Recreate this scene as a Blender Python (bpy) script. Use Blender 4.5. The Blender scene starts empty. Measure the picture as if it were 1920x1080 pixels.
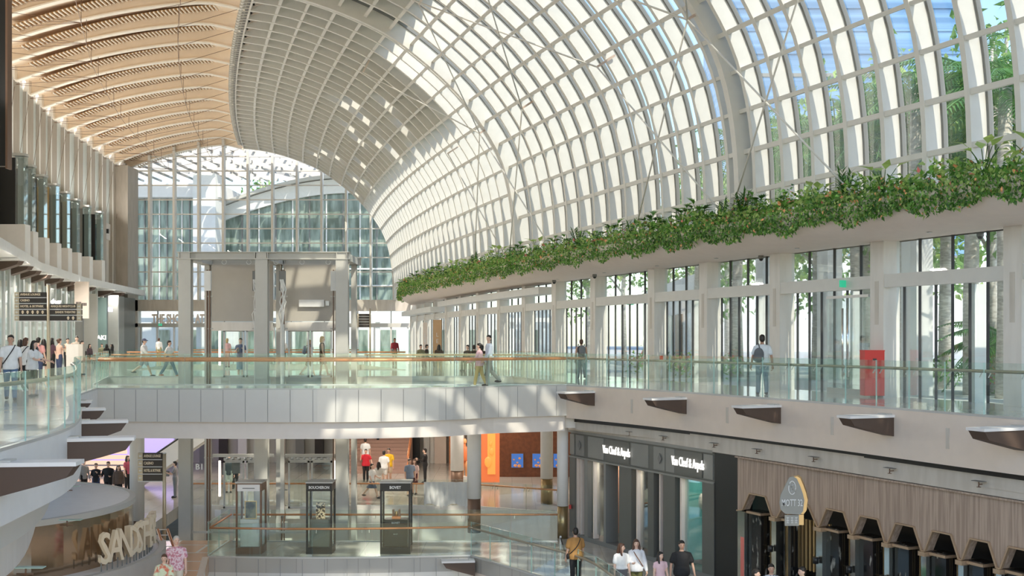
import bpy, bmesh, math, random
from mathutils import Vector, Matrix, Euler
random.seed(7)
sc = bpy.context.scene
COL = sc.collection
PI = math.pi
# ------------------------------------------------------------------ camera
FPX = 2200.0          # focal length in pixels of the 1920 px wide frame
EYE = 1.6
cam = bpy.data.cameras.new('camera'); camo = bpy.data.objects.new('camera', cam); COL.objects.link(camo)
cam.sensor_width = 36; cam.lens = 36 * FPX / 1920
cam.shift_y = 96 / 1920
cam.clip_start = 0.3; cam.clip_end = 2000
camo.location = (0, 0, EYE); camo.rotation_euler = (PI / 2, 0, 0)
sc.camera = camo
# ------------------------------------------------------------------ world + sun
W = bpy.data.worlds.new('world'); sc.world = W; W.use_nodes = True
wn = W.node_tree.nodes; wl = W.node_tree.links
bgn = wn['Background']; sky = wn.new('ShaderNodeTexSky'); sky.sky_type = 'NISHITA'
sky.sun_disc = False; sky.sun_elevation = math.radians(45); sky.sun_rotation = math.radians(160)
sky.air_density = 1.0; sky.dust_density = 0.6; sky.ozone_density = 1.5
wl.new(sky.outputs[0], bgn.inputs[0]); bgn.inputs[1].default_value = 0.125
sd = Vector((-0.36, 0.60, -0.71)).normalized()
sun = bpy.data.lights.new('sun', 'SUN'); suno = bpy.data.objects.new('sun', sun); COL.objects.link(suno)
sun.energy = 1.75; sun.angle = math.radians(0.6); sun.color = (1.0, 0.90, 0.76)
suno.rotation_euler = sd.to_track_quat('-Z', 'Y').to_euler(); suno.location = (10, -10, 40)
vs = sc.view_settings; vs.view_transform = 'Standard'; vs.look = 'None'; vs.gamma = 1.0; vs.exposure = 1.4
try:
    vs.use_curve_mapping = False
except Exception: pass
cy = sc.cycles
cy.max_bounces = 9; cy.diffuse_bounces = 6; cy.glossy_bounces = 3; cy.transmission_bounces = 4; cy.transparent_max_bounces = 40
cy.sample_clamp_indirect = 6
# ------------------------------------------------------------------ materials
def newmat(name):
    m = bpy.data.materials.new(name); m.use_nodes = True
    return m, m.node_tree.nodes, m.node_tree.links, m.node_tree.nodes['Principled BSDF']
def plain(name, c, r=0.5, metal=0.0, var=0.06, scale=3.0, bump=0.0, emit=None, es=0, coat=0):
    m, n, l, b = newmat(name)
    b.inputs['Roughness'].default_value = r; b.inputs['Metallic'].default_value = metal
    if coat: b.inputs['Coat Weight'].default_value = coat
    tc = n.new('ShaderNodeTexCoord'); ns = n.new('ShaderNodeTexNoise'); ns.inputs['Scale'].default_value = scale; ns.inputs['Detail'].default_value = 4
    l.new(tc.outputs['Object'], ns.inputs['Vector'])
    mx = n.new('ShaderNodeMix'); mx.data_type = 'RGBA'
    mx.inputs['A'].default_value = [max(0, v * (1 - var)) for v in c] + [1]
    mx.inputs['B'].default_value = [min(1, v * (1 + var)) for v in c] + [1]
    l.new(ns.outputs['Fac'], mx.inputs['Factor']); l.new(mx.outputs['Result'], b.inputs['Base Color'])
    if bump:
        bp = n.new('ShaderNodeBump'); bp.inputs['Strength'].default_value = bump; l.new(ns.outputs['Fac'], bp.inputs['Height']); l.new(bp.outputs[0], b.inputs['Normal'])
    if emit:
        b.inputs['Emission Color'].default_value = list(emit) + [1]; b.inputs['Emission Strength'].default_value = es
    return m
def glass(name, tint=(0.9, 0.97, 0.95), refl=0.10, rough=0.02, rc=(1, 1, 1), fk=.4):
    m = bpy.data.materials.new(name); m.use_nodes = True
    n = m.node_tree.nodes; l = m.node_tree.links; n.clear()
    out = n.new('ShaderNodeOutputMaterial'); mix = n.new('ShaderNodeMixShader'); tr = n.new('ShaderNodeBsdfTransparent'); gl = n.new('ShaderNodeBsdfGlossy')
    lw = n.new('ShaderNodeLayerWeight'); lw.inputs['Blend'].default_value = 0.25
    ma = n.new('ShaderNodeMath'); ma.operation = 'MULTIPLY_ADD'; ma.inputs[1].default_value = fk; ma.inputs[2].default_value = refl
    mn = n.new('ShaderNodeMath'); mn.operation = 'MINIMUM'; mn.inputs[1].default_value = 0.75
    l.new(lw.outputs['Fresnel'], ma.inputs[0]); l.new(ma.outputs[0], mn.inputs[0]); l.new(mn.outputs[0], mix.inputs[0])
    tr.inputs[0].default_value = list(tint) + [1]; gl.inputs[0].default_value = list(rc) + [1]; gl.inputs['Roughness'].default_value = rough
    l.new(tr.outputs[0], mix.inputs[1]); l.new(gl.outputs[0], mix.inputs[2]); l.new(mix.outputs[0], out.inputs[0])
    return m
def tiled(name, c1, c2, scale, mortar=(0.5, 0.48, 0.45), ms=0.01, rough=0.25, bw=1.0, bh=1.0, off=0.0):
    m, n, l, b = newmat(name)
    tc = n.new('ShaderNodeTexCoord'); br = n.new('ShaderNodeTexBrick'); br.inputs['Scale'].default_value = scale
    br.offset = off; br.inputs['Brick Width'].default_value = bw; br.inputs['Row Height'].default_value = bh; br.inputs['Mortar Size'].default_value = ms
    br.inputs['Color1'].default_value = list(c1) + [1]; br.inputs['Color2'].default_value = list(c2) + [1]; br.inputs['Mortar'].default_value = list(mortar) + [1]
    l.new(tc.outputs['Object'], br.inputs['Vector']); l.new(br.outputs['Color'], b.inputs['Base Color']); b.inputs['Roughness'].default_value = rough
    return m
def lam(name, c, strength):
    m, n, l, b = newmat(name); b.inputs['Base Color'].default_value = [v * .5 for v in c] + [1]
    b.inputs['Emission Color'].default_value = list(c) + [1]; b.inputs['Emission Strength'].default_value = strength * .5
    return m
def streaky(name, c1, c2, sx=1, sy=1, sz=1, rough=.4, metal=0, contrast=(.4, .6), scale=4):
    m, n, l, b = newmat(name); tc = n.new('ShaderNodeTexCoord'); mp = n.new('ShaderNodeMapping'); mp.inputs['Scale'].default_value = (sx, sy, sz)
    ns = n.new('ShaderNodeTexNoise'); ns.inputs['Scale'].default_value = scale; ns.inputs['Detail'].default_value = 6
    cr = n.new('ShaderNodeValToRGB'); cr.color_ramp.elements[0].position = contrast[0]; cr.color_ramp.elements[1].position = contrast[1]
    cr.color_ramp.elements[0].color = list(c1) + [1]; cr.color_ramp.elements[1].color = list(c2) + [1]
    l.new(tc.outputs['Object'], mp.inputs[0]); l.new(mp.outputs[0], ns.inputs['Vector']); l.new(ns.outputs['Fac'], cr.inputs[0]); l.new(cr.outputs[0], b.inputs['Base Color'])
    b.inputs['Roughness'].default_value = rough; b.inputs['Metallic'].default_value = metal
    return m
def leafmat(name, c1, c2, scale=2.0):
    m = streaky(name, c1, c2, scale=scale, rough=.42, contrast=(.3, .7))
    b = m.node_tree.nodes['Principled BSDF']; n = m.node_tree.nodes; l = m.node_tree.links
    out = n['Material Output']; tl = n.new('ShaderNodeBsdfTranslucent'); tl.inputs[0].default_value = [c2[0] * 1.2, min(1, c2[1] * 1.3), c2[2], 1]
    mx = n.new('ShaderNodeMixShader'); mx.inputs[0].default_value = .3; l.new(b.outputs[0], mx.inputs[1]); l.new(tl.outputs[0], mx.inputs[2]); l.new(mx.outputs[0], out.inputs[0])
    return m
M = {}
def membrane():
    m, n, l, b = newmat('lattice_membrane'); b.inputs['Base Color'].default_value = (.62, .58, .52, 1); tl = n.new('ShaderNodeBsdfTranslucent'); tl.inputs[0].default_value = (.45, .43, .4, 1); mx = n.new('ShaderNodeMixShader'); l.new(b.outputs[0], mx.inputs[1]); l.new(tl.outputs[0], mx.inputs[2]); l.new(mx.outputs[0], n['Material Output'].inputs[0]); return m
M['white'] = plain('white_steel', (.72, .70, .65), .45)
M['shellwhite'] = plain('shell_white', (.74, .72, .67), .5)
M['soffit'] = plain('canopy_plaster', (.86, .74, .65), .6)
M['fascia'] = plain('fascia_plaster', (.78, .67, .57), .55)
M['fasciaw'] = plain('fascia_white', (.83, .81, .79), .5)
M['cream'] = plain('ceiling_cream', (.90, .76, .60), .7)
M['creaml'] = plain('ceiling_flange', (.90, .84, .74), .6)
M['slat'] = plain('wood_slat', (.42, .22, .07), .7)
M['slatgap'] = plain('slat_gap', (.20, .12, .05), .8)
M['stone'] = streaky('beige_stone', (.58, .53, .46), (.64, .59, .52), 1, 1, .2, .45)
M['frost'] = plain('frosted_window', (.64, .72, .72), .3)
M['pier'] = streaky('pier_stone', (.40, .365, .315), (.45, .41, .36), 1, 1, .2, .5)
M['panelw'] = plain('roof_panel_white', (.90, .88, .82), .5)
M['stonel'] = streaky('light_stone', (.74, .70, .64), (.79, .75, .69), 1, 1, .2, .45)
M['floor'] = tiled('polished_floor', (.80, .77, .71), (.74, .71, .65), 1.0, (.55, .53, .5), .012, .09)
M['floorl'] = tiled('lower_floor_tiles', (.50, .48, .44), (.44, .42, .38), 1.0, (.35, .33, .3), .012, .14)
M['woodfloor'] = tiled('wood_pattern_floor', (.78, .45, .24), (.68, .36, .18), .6, (.85, .8, .7), .03, .2, 1.4, .9, .5)
M['panel'] = plain('metal_fascia_panel', (.70, .69, .66), .33, .2, .03)
M['panelj'] = plain('panel_joint', (.28, .28, .28), .5)
M['grey'] = plain('lift_grey_paint', (.55, .54, .50), .45)
M['greyd'] = plain('dark_grey_paint', (.22, .22, .21), .5)
M['steel'] = plain('brushed_steel', (.58, .58, .56), .35, .35)
M['beamw'] = plain('beam_cream', (.84, .78, .72), .5)
M['membrane'] = membrane()
M['chrome'] = plain('chrome', (.8, .8, .8), .12, 1.0)
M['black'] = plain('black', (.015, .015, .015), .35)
M['bronze'] = plain('bronze', (.20, .12, .08), .45, .3)
M['bronzef'] = plain('bracket_brown', (.10, .065, .048), .6)
M['copper'] = plain('copper_rail', (.78, .30, .13), .28, .35, .03)
M['railgrey'] = plain('champagne_rail', (.45, .40, .32), .3, .7)
M['gold'] = plain('gold_metal', (.66, .46, .22), .35, .7)
M['goldmir'] = streaky('gold_mirror', (.40, .30, .21), (.50, .37, .26), 1, 1, 1, .09, .9, scale=1.2)
M['brass'] = plain('brass_base', (.40, .30, .16), .3, .8)
M['glassg'] = glass('green_glass', (.935, .98, .965), .035, fk=.25)
M['glassedge'] = plain('glass_edge', (.45, .68, .62), .2)
M['glass'] = glass('clear_glass', (.95, .985, .98), .03, fk=.3)
M['glassv'] = glass('vault_glass', (.89, .935, .92), .03, fk=.2)
M['glassd'] = glass('shop_glass', (.78, .84, .84), .14)
M['mull'] = plain('dark_mullion', (.06, .06, .06), .4)
M['lit'] = lam('white_light', (1, .97, .92), .75)
M['lampw'] = lam('light_tube', (1, .93, .85), 1.6)
M['green'] = lam('exit_green', (.03, .45, .25), .7)
M['red'] = plain('red_box', (.75, .04, .03), .4)
M['teal'] = lam('teal_display', (.07, .42, .38), .35)
M['violet'] = lam('violet_screen', (.45, .38, .85), .7)
M['orange'] = lam('orange_display', (.85, .20, .06), .45)
M['amber'] = lam('amber_display', (.95, .40, .08), .5)
M['brownwall'] = streaky('brown_display_wall', (.13, .04, .015), (.17, .055, .02), scale=6, rough=.5)
M['vca'] = plain('shop_dark_metal', (.17, .17, .155), .4, .35)
M['vcal'] = plain('shop_grey_trim', (.30, .30, .28), .4, .3)
M['mottwood'] = streaky('limed_wood', (.36, .27, .21), (.50, .39, .31), 6, 6, .25, .55, scale=3)
M['mottrim'] = plain('bronze_trim', (.50, .36, .24), .4, .4)
M['marble'] = streaky('black_marble', (.015, .015, .015), (.35, .34, .3), 1.4, 1.4, .5, .12, contrast=(.60, .68), scale=5)
M['mirror'] = plain('antique_mirror', (.55, .55, .5), .15, .95)
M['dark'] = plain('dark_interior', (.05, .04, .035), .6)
M['sign'] = plain('sign_brown', (.055, .045, .038), .5)
M['signl'] = plain('sign_gold', (.62, .53, .38), .4, .4)
M['letter'] = plain('letter_cream', (.88, .74, .54), .5)
M['skin'] = plain('skin', (.62, .38, .27), .5)
M['skinl'] = plain('skin_light', (.78, .52, .40), .5)
M['skind'] = plain('skin_tan', (.45, .25, .16), .5)
M['hairb'] = plain('hair_black', (.02, .016, .013), .45)
M['hairbr'] = plain('hair_brown', (.10, .045, .025), .45)
M['hairbl'] = plain('hair_blond', (.62, .42, .20), .5)
M['hairg'] = plain('hair_grey', (.55, .52, .48), .5)
M['leaf1'] = leafmat('leaf_dark', (.03, .10, .02), (.09, .22, .04))
M['leaf2'] = leafmat('leaf_mid', (.10, .25, .04), (.20, .42, .08))
M['leaf3'] = leafmat('leaf_light', (.28, .45, .10), (.50, .62, .22))
M['flower'] = plain('flower_pink', (.80, .22, .18), .5)
M['flowero'] = plain('flower_orange', (.85, .38, .16), .5)
M['bark'] = streaky('palm_bark', (.42, .38, .33), (.62, .58, .52), 1, 1, 3, .8, scale=5)
M['palm'] = leafmat('palm_frond', (.05, .16, .05), (.16, .34, .10))
M['tree'] = leafmat('tree_leaf', (.07, .17, .05), (.26, .42, .14), 1.0)
M['ground'] = plain('outdoor_paving', (.62, .60, .56), .8)
M['bwhite'] = plain('building_white', (.80, .80, .78), .6)
M['bglass'] = streaky('pavilion_glass', (.13, .18, .15), (.32, .40, .35), 1.5, 1.5, .25, .12, scale=1.5)
M['btower'] = streaky('tower_blue_glass', (.10, .22, .40), (.20, .36, .58), .02, .02, 1.2, .2, scale=1.0)
def cloth(c, r=.85):
    k = 'cloth_%d_%d_%d' % tuple(int(v * 100) for v in c)
    if k not in M: M[k] = plain(k, c, r, 0, .1, 12)
    return M[k]
# ------------------------------------------------------------------ builders
class MB:
    def __init__(s): s.bm = bmesh.new()
    def poly(s, pts, faces, mi=0):
        vs_ = [s.bm.verts.new(p) for p in pts]
        for f in faces:
            try:
                fc = s.bm.faces.new([vs_[i] for i in f]); fc.material_index = mi
            except ValueError: pass
        return s
    def box(s, x0, x1, y0, y1, z0, z1, mi=0, mat=None):
        p = [(x, y, z) for z in (z0, z1) for (x, y) in ((x0, y0), (x1, y0), (x1, y1), (x0, y1))]
        if mat: p = [mat @ Vector(q) for q in p]
        return s.poly(p, [(3, 2, 1, 0), (4, 5, 6, 7), (0, 1, 5, 4), (1, 2, 6, 5), (2, 3, 7, 6), (3, 0, 4, 7)], mi)
    def beam(s, a, b, w, h, mi=0, up=None):
        a = Vector(a); b = Vector(b); d = (b - a).normalized(); u = Vector(up) if up else Vector((0, 0, 1))
        if abs(d.dot(u)) > .99: u = Vector((0, 1, 0))
        sx = d.cross(u).normalized() * w / 2; uz = sx.cross(d).normalized() * h / 2
        p = [a - sx - uz, a + sx - uz, a + sx + uz, a - sx + uz, b - sx - uz, b + sx - uz, b + sx + uz, b - sx + uz]
        return s.poly(p, [(0, 1, 2, 3), (7, 6, 5, 4), (1, 0, 4, 5), (2, 1, 5, 6), (3, 2, 6, 7), (0, 3, 7, 4)], mi)
    def tube(s, pts, r, n=6, mi=0, cap=True):
        pts = [Vector(p) for p in pts]; rings = []
        rr = r if isinstance(r, (list, tuple)) else [r] * len(pts)
        for i, p in enumerate(pts):
            d = (pts[min(i + 1, len(pts) - 1)] - pts[max(i - 1, 0)]).normalized()
            u = Vector((0, 0, 1)) if abs(d.z) < .9 else Vector((1, 0, 0))
            a = d.cross(u).normalized(); b = d.cross(a).normalized()
            rings.append([s.bm.verts.new(p + (a * math.cos(t) + b * math.sin(t)) * rr[i]) for t in [2 * PI * k / n for k in range(n)]])
        for i in range(len(rings) - 1):
            for k in range(n):
                f = s.bm.faces.new([rings[i][k], rings[i][(k + 1) % n], rings[i + 1][(k + 1) % n], rings[i + 1][k]]); f.material_index = mi; f.smooth = n > 5
        if cap:
            f = s.bm.faces.new(rings[0]); f.material_index = mi; f = s.bm.faces.new(list(reversed(rings[-1]))); f.material_index = mi
        return s
    def cyl(s, x, y, z0, z1, r, n=24, mi=0): return s.tube([(x, y, z0), (x, y, z1)], r, n, mi)
    def prism(s, pts, vec, mi=0):
        v = Vector(vec); n = len(pts); p = [Vector(q) for q in pts] + [Vector(q) + v for q in pts]
        return s.poly(p, [tuple(range(n - 1, -1, -1)), tuple(range(n, 2 * n))] + [(i, (i + 1) % n, n + (i + 1) % n, n + i) for i in range(n)], mi)
    def grid(s, rows, mi=0, smooth=True):
        R = [[s.bm.verts.new(p) for p in r] for r in rows]
        for i in range(len(R) - 1):
            for j in range(len(R[0]) - 1):
                try:
                    f = s.bm.faces.new([R[i][j], R[i][j + 1], R[i + 1][j + 1], R[i + 1][j]]); f.material_index = mi; f.smooth = smooth
                except ValueError: pass
        return s
    def sweep(s, path, prof, mi=0, closed=True, smooth=False):
        """sweep a (offset, z) profile along a plan path; offset is to the left of travel"""
        rows = []
        for i, p in enumerate(path):
            a = Vector(path[max(i - 1, 0)][:2]); b = Vector(path[min(i + 1, len(path) - 1)][:2]); d = (b - a).normalized(); nrm = Vector((-d.y, d.x))
            pr = list(prof) + ([prof[0]] if closed else [])
            rows.append([(p[0] + nrm.x * o, p[1] + nrm.y * o, z) for o, z in pr])
        s.grid(rows, mi, smooth)
        if closed and not smooth:
            for r, rev in ((rows[0], False), (rows[-1], True)):
                q = [s.bm.verts.new(v) for v in r[:-1]]
                f = s.bm.faces.new(q if rev else q[::-1]); f.material_index = mi
        return s
    def ball(s, c, r, n=8, m=6, mi=0, sc_=(1, 1, 1)):
        c = Vector(c); rows = []
        for i in range(m + 1):
            th = PI * i / m
            rows.append([(c.x + r * sc_[0] * math.sin(th) * math.cos(2 * PI * k / n), c.y + r * sc_[1] * math.sin(th) * math.sin(2 * PI * k / n), c.z + r * sc_[2] * math.cos(th)) for k in range(n + 1)])
        g0 = len(s.bm.verts); s.grid(rows, mi)
        return s
    def build(s, name, mats, parent=None, merge=False):
        if merge: bmesh.ops.remove_doubles(s.bm, verts=s.bm.verts, dist=1e-4)
        bmesh.ops.recalc_face_normals(s.bm, faces=s.bm.faces)
        me = bpy.data.meshes.new(name); s.bm.to_mesh(me); s.bm.free()
        for m in (mats if isinstance(mats, (list, tuple)) else [mats]): me.materials.append(M[m] if isinstance(m, str) else m)
        o = bpy.data.objects.new(name, me); COL.objects.link(o)
        if parent is not None: attach(o, parent)
        return o
def wmat(o):
    m = o.matrix_basis.copy()
    return wmat(o.parent) @ o.matrix_parent_inverse @ m if o.parent else m
def attach(o, p):
    o.parent = p; o.matrix_parent_inverse = wmat(p).inverted()
def attach_local(o, p): o.parent = p
def thing(name, label, cat, loc=(0, 0, 0), rz=0, group=None):
    o = bpy.data.objects.new(name, None); COL.objects.link(o); o.empty_display_size = .2
    o.location = loc; o.rotation_euler = (0, 0, rz); o['label'] = label; o['category'] = cat
    if group: o['group'] = group
    return o
def tag(o, label, cat, group=None, kind=None):
    o['label'] = label; o['category'] = cat
    if group: o['group'] = group
    if kind: o['kind'] = kind
    return o
def struct(o, label=None):
    o['kind'] = 'structure'
    if label: o['label'] = label
    return o
def sroot(name):
    o = bpy.data.objects.new(name, None); COL.objects.link(o); o['kind'] = 'structure'; return o
def copy_tree(o, parent=None):
    c = o.copy(); COL.objects.link(c)
    if parent is not None: c.parent = parent
    for ch in o.children: copy_tree(ch, c)
    return c
def text(s, size, mat, loc, rz, parent, name='lettering', ext=.01, sx=1.0, align='CENTER', bold=0.0, label=None, fitw=None):
    cu = bpy.data.curves.new(name, 'FONT'); cu.body = s; cu.size = size; cu.extrude = ext; cu.align_x = align; cu.offset = bold
    cu.resolution_u = 2
    cu.materials.append(M[mat]); o = bpy.data.objects.new(name, cu); COL.objects.link(o)
    bpy.context.view_layer.update()
    me = bpy.data.meshes.new_from_object(o); bpy.data.objects.remove(o); bpy.data.curves.remove(cu)
    if fitw:
        xs_ = [v.co.x for v in me.vertices]; sx = fitw / max(1e-6, max(xs_) - min(xs_))
    me.transform(Matrix.Diagonal((sx, 1, 1, 1)))
    o = bpy.data.objects.new(name, me); COL.objects.link(o)
    o.location = loc; o.rotation_euler = (PI / 2, 0, rz)
    if parent is not None: attach(o, parent)
    if label: o['label'] = label
    return o
def P(px, py, s): return Vector(((px - 960) / s, FPX / s, EYE + (636 - py) / s))
# ------------------------------------------------------------------ plan of the hall (z 0 = upper floor)
Z1 = -5.5             # lower floor
Z2 = -11.0            # floor below
YE = 100.0            # end wall
def F(y):             # right facade line
    if y < 26: return 13.2 + .44 * (26 - y)
    u = y - 26; return 13.2 - .42 * u + .25 * u * u / 148
def dF(y):
    return -.44 if y < 26 else -.42 + .25 * (y - 26) / 74
def Fo(y, off):       # point offset from the facade toward the hall
    d = Vector((dF(y), 1)).normalized(); return (F(y) - d.y * off, y + d.x * off)
def interp(tab, y):
    if y <= tab[0][0]: a, b = tab[0], tab[1]
    elif y >= tab[-1][0]: a, b = tab[-2], tab[-1]
    else:
        for a, b in zip(tab, tab[1:]):
            if a[0] <= y <= b[0]: break
    return a[1] + (b[1] - a[1]) * (y - a[0]) / (b[0] - a[0])
WLT = [(0, -14), (30, -18.4), (45, -22), (56, -25.2), (63, -27.3), (78.5, -30.5), (100, -33.2)]
def WL(y): return interp(WLT, y)
def smoothpath(pts, n=6):
    out = []
    P_ = [Vector(p) for p in pts]
    for i in range(len(P_) - 1):
        p0 = P_[max(i - 1, 0)]; p1 = P_[i]; p2 = P_[i + 1]; p3 = P_[min(i + 2, len(P_) - 1)]
        for k in range(n):
            t = k / n
            out.append(tuple(.5 * ((2 * p1) + (p2 - p0) * t + (2 * p0 - 5 * p1 + 4 * p2 - p3) * t * t + (3 * p1 - p0 - 3 * p2 + p3) * t ** 3)))
    out.append(tuple(P_[-1])); return out
E_R = smoothpath([(17.4, 8), (13.6, 16), (10.16, 23.7), (7.45, 30.3), (4.37, 36.7), (1.9, 40.7)], 5)      # right slab edge
E_B = smoothpath([(1.9, 40.7), (-.54, 39.7), (-2.4, 38.3), (-5.5, 37.5), (-9.3, 37.5), (-13.4, 37.9)], 5)   # bridge front edge
E_L = smoothpath([(-13.4, 37.9), (-12.2, 32.8), (-11, 29.7), (-9.2, 25), (-7.95, 21), (-7.4, 17), (-6.9, 12), (-6.2, 4)], 5)
def ngon(pts, z, bm_, zt=None, mi=0):
    th = zt if zt is not None else z - .3
    bm_.prism([(p[0], p[1], z) for p in pts], (0, 0, th - z), mi)
def rail(name, label, path, z, h=1.1, pitch=1.25, railmat='copper', railz=.93, side=1, edge=.06, inward=.07, r=.035, group=None, fit=True):
    """glass balustrade made of separate panes with a handrail on the floor side (left of travel = side 1)"""
    root = thing(name, label, 'glass railing', (path[0][0], path[0][1], z), 0, group)
    seg = [0]
    for a, b in zip(path, path[1:]): seg.append(seg[-1] + (Vector(b[:2]) - Vector(a[:2])).length)
    L = seg[-1]; n = max(1, round(L / pitch))
    def at(d):
        d = min(max(d, 0), L - 1e-6)
        for i in range(len(seg) - 1):
            if seg[i] <= d <= seg[i + 1]:
                t = (d - seg[i]) / max(1e-9, seg[i + 1] - seg[i]); a = Vector(path[i][:2]); b = Vector(path[i + 1][:2]); dd = (b - a).normalized()
                return a + (b - a) * t, Vector((-dd.y, dd.x)) * side
        return Vector(path[-1][:2]), Vector((0, 1))
    rp = []
    for i in range(n):
        a, na = at(L * i / n + .012); b, nb = at(L * (i + 1) / n - .012)
        mb = MB(); mb.beam((a.x, a.y, z + h / 2 + .01), (b.x, b.y, z + h / 2 + .01), .016, h)
        fs = sorted(mb.bm.faces, key=lambda f_: f_.calc_area())
        for fc in fs[:4]: fc.material_index = 1
        mb.build('glass_panel', ['glassg', 'glassedge'], root)
        if fit:
            mc = MB(); q, nq = at(L * i / n + .12)
            mc.beam((q.x, q.y, z + railz - .13), (q.x + nq.x * inward, q.y + nq.y * inward, z + railz - .02), .018, .018)
            q2, nq = at(L * (i + 1) / n - .12)
            mc.beam((q2.x, q2.y, z + railz - .13), (q2.x + nq.x * inward, q2.y + nq.y * inward, z + railz - .02), .018, .018)
            mc.build('rail_clamp', 'steel', root)
    for k in range(max(2, int(L / .8)) + 1):
        q, nq = at(L * k / max(2, int(L / .8))); rp.append((q.x + nq.x * inward, q.y + nq.y * inward, z + railz))
    MB().tube(rp, r, 8).build('handrail', railmat, root)
    MB().sweep([(p[0], p[1]) for p in path], [(-.03, z - .02), (.03, z - .02), (.03, z + .03), (-.03, z + .03)]).build('base_channel', 'steel', root)
    return root
# ================================================================== setting: floors
fl = sroot('floor')
def slab(pts, z, mat, name='floor_slab', th=.5): 
    mb = MB(); ngon(pts, z, mb, z - th); return mb.build(name, mat, fl)
facR = [(F(y) + .3, y) for y in (8, 16, 24, 28, 33, 38, 44, 50)]
slab([p[:2] for p in E_R] + [(2.3, 41.2), (F(50) - 4.0, 50)] + facR[::-1], 0, 'floor')
slab([p[:2] for p in E_B] + [(-14.6, 41.2), (2.3, 41.2)], 0, 'floor')
slab([(-14.6, 41.2)] + [p[:2] for p in E_L] + [(WL(4), 4), (WL(30), 30), (WL(50), 50), (-17.2, 50)], 0, 'floor')
slab([(-21 - 3, 50), (-17.2, 50), (F(50) - 4, 50), (F(50) + .3, 50), (F(61) + .3, 61), (WL(61), 61), (WL(50), 50)], 0, 'floor')
slab([(WL(61), 61), (-20, 61), (-21.5, 74), (WL(74), 74)], 0, 'floor')
slab([(F(61) - 6, 61), (F(61) + .3, 61), (F(67) + .3, 67), (F(74) + .3, 74), (F(74) - 6.5, 74)], 0, 'floor')
slab([(WL(74), 74), (F(74) + .3, 74), (F(87) + .3, 87), (F(100) + .3, 100.4), (WL(100), 100.4)], 0, 'floor')
# lower floor
E_R2 = smoothpath([(-1.35, 38.5), (0.5, 35.6), (2.1, 33), (2.84, 29.7), (3.7, 25), (5.2, 17), (6.5, 10)], 4)
E_B2 = smoothpath([(-1.35, 38.5), (-4.5, 38.15), (-7.2, 38.1), (-9.9, 38.3)], 4)
E_W2 = smoothpath([(-9.9, 38.3), (-9.0, 34), (-8.2, 30), (-7.3, 24), (-6, 14)], 4)
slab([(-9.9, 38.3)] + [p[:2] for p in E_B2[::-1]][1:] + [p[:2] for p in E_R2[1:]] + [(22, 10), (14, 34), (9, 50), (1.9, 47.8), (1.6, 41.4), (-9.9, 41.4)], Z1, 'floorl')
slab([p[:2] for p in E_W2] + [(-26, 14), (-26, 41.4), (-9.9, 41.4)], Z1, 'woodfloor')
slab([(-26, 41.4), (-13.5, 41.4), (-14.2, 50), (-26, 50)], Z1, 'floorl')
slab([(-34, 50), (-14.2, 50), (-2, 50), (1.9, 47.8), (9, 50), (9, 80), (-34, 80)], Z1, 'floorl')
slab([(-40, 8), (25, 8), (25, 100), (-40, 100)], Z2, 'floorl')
# slab fascias
def fascia(name, path, z0, z1, mat, inset=0, th=.25, parent=fl):
    o = MB().sweep([(p[0], p[1]) for p in path], [(inset + .025, z1 + .003), (inset + .025, z0), (inset + th + .025, z0), (inset + th + .025, z1 + .003)], smooth=False).build(name, mat, parent)
    return o
# travel E_R goes away from the camera: the void is on its left; floor on the right  -> negative offsets are under the floor
fascia('slab_fascia', E_R, -1.13, .0, 'fascia', -.25)
fascia('ledge_band', E_R, -1.55, -1.28, 'stone', -.75, .35)
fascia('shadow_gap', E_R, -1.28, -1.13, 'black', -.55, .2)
fascia('fascia_panels', E_B, -1.05, .0, 'panel', -.25)
fascia('bridge_beam', E_B, -1.6, -1.05, 'beamw', -.45, .25)
fascia('slab_fascia', E_L, -1.1, .0, 'fasciaw', -.25)
fascia('recess_band', E_L, -1.75, -1.1, 'panel', -.8, .2)
fascia('recess_beam', E_L, -2.5, -1.75, 'stonel', -1.15, .2)
fascia('slab_fascia', E_B2[::-1], -6.9, Z1, 'panel', -.02, .2)
fascia('slab_fascia', E_R2, -6.9, Z1, 'fascia', -.02, .2)
fascia('slab_fascia', E_W2[::-1], -6.7, Z1, 'fascia', -.02, .2)
# panel joints on the bridge fascia
pj = MB()
seglen = 0; last = None
for i, p in enumerate(E_B):
    pass
def along(path, step, start=0.0):
    out = []; acc = start; tot = 0
    for a, b in zip(path, path[1:]):
        a = Vector(a[:2]); b = Vector(b[:2]); L = (b - a).length
        while acc <= tot + L:
            q = a + (b - a) * ((acc - tot) / L); d = (b - a).normalized(); out.append((q, d)); acc += step
        tot += L
    return out
for q, d in along(E_B, .72, .4):
    n = Vector((-d.y, d.x))
    pj.beam((q.x + n.x * .027, q.y + n.y * .027, -1.04), (q.x + n.x * .027, q.y + n.y * .027, -.02), .014, .014)
pj.build('panel_joint_lines', 'panelj', fl)
pj = MB()
for q, d in along(E_B2, .72, .4): pj.beam((q.x, q.y - .208, -6.85), (q.x, q.y - .208, Z1 - .02), .012, .03)
pj.build('panel_joint_lines', 'panelj', fl)
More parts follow.
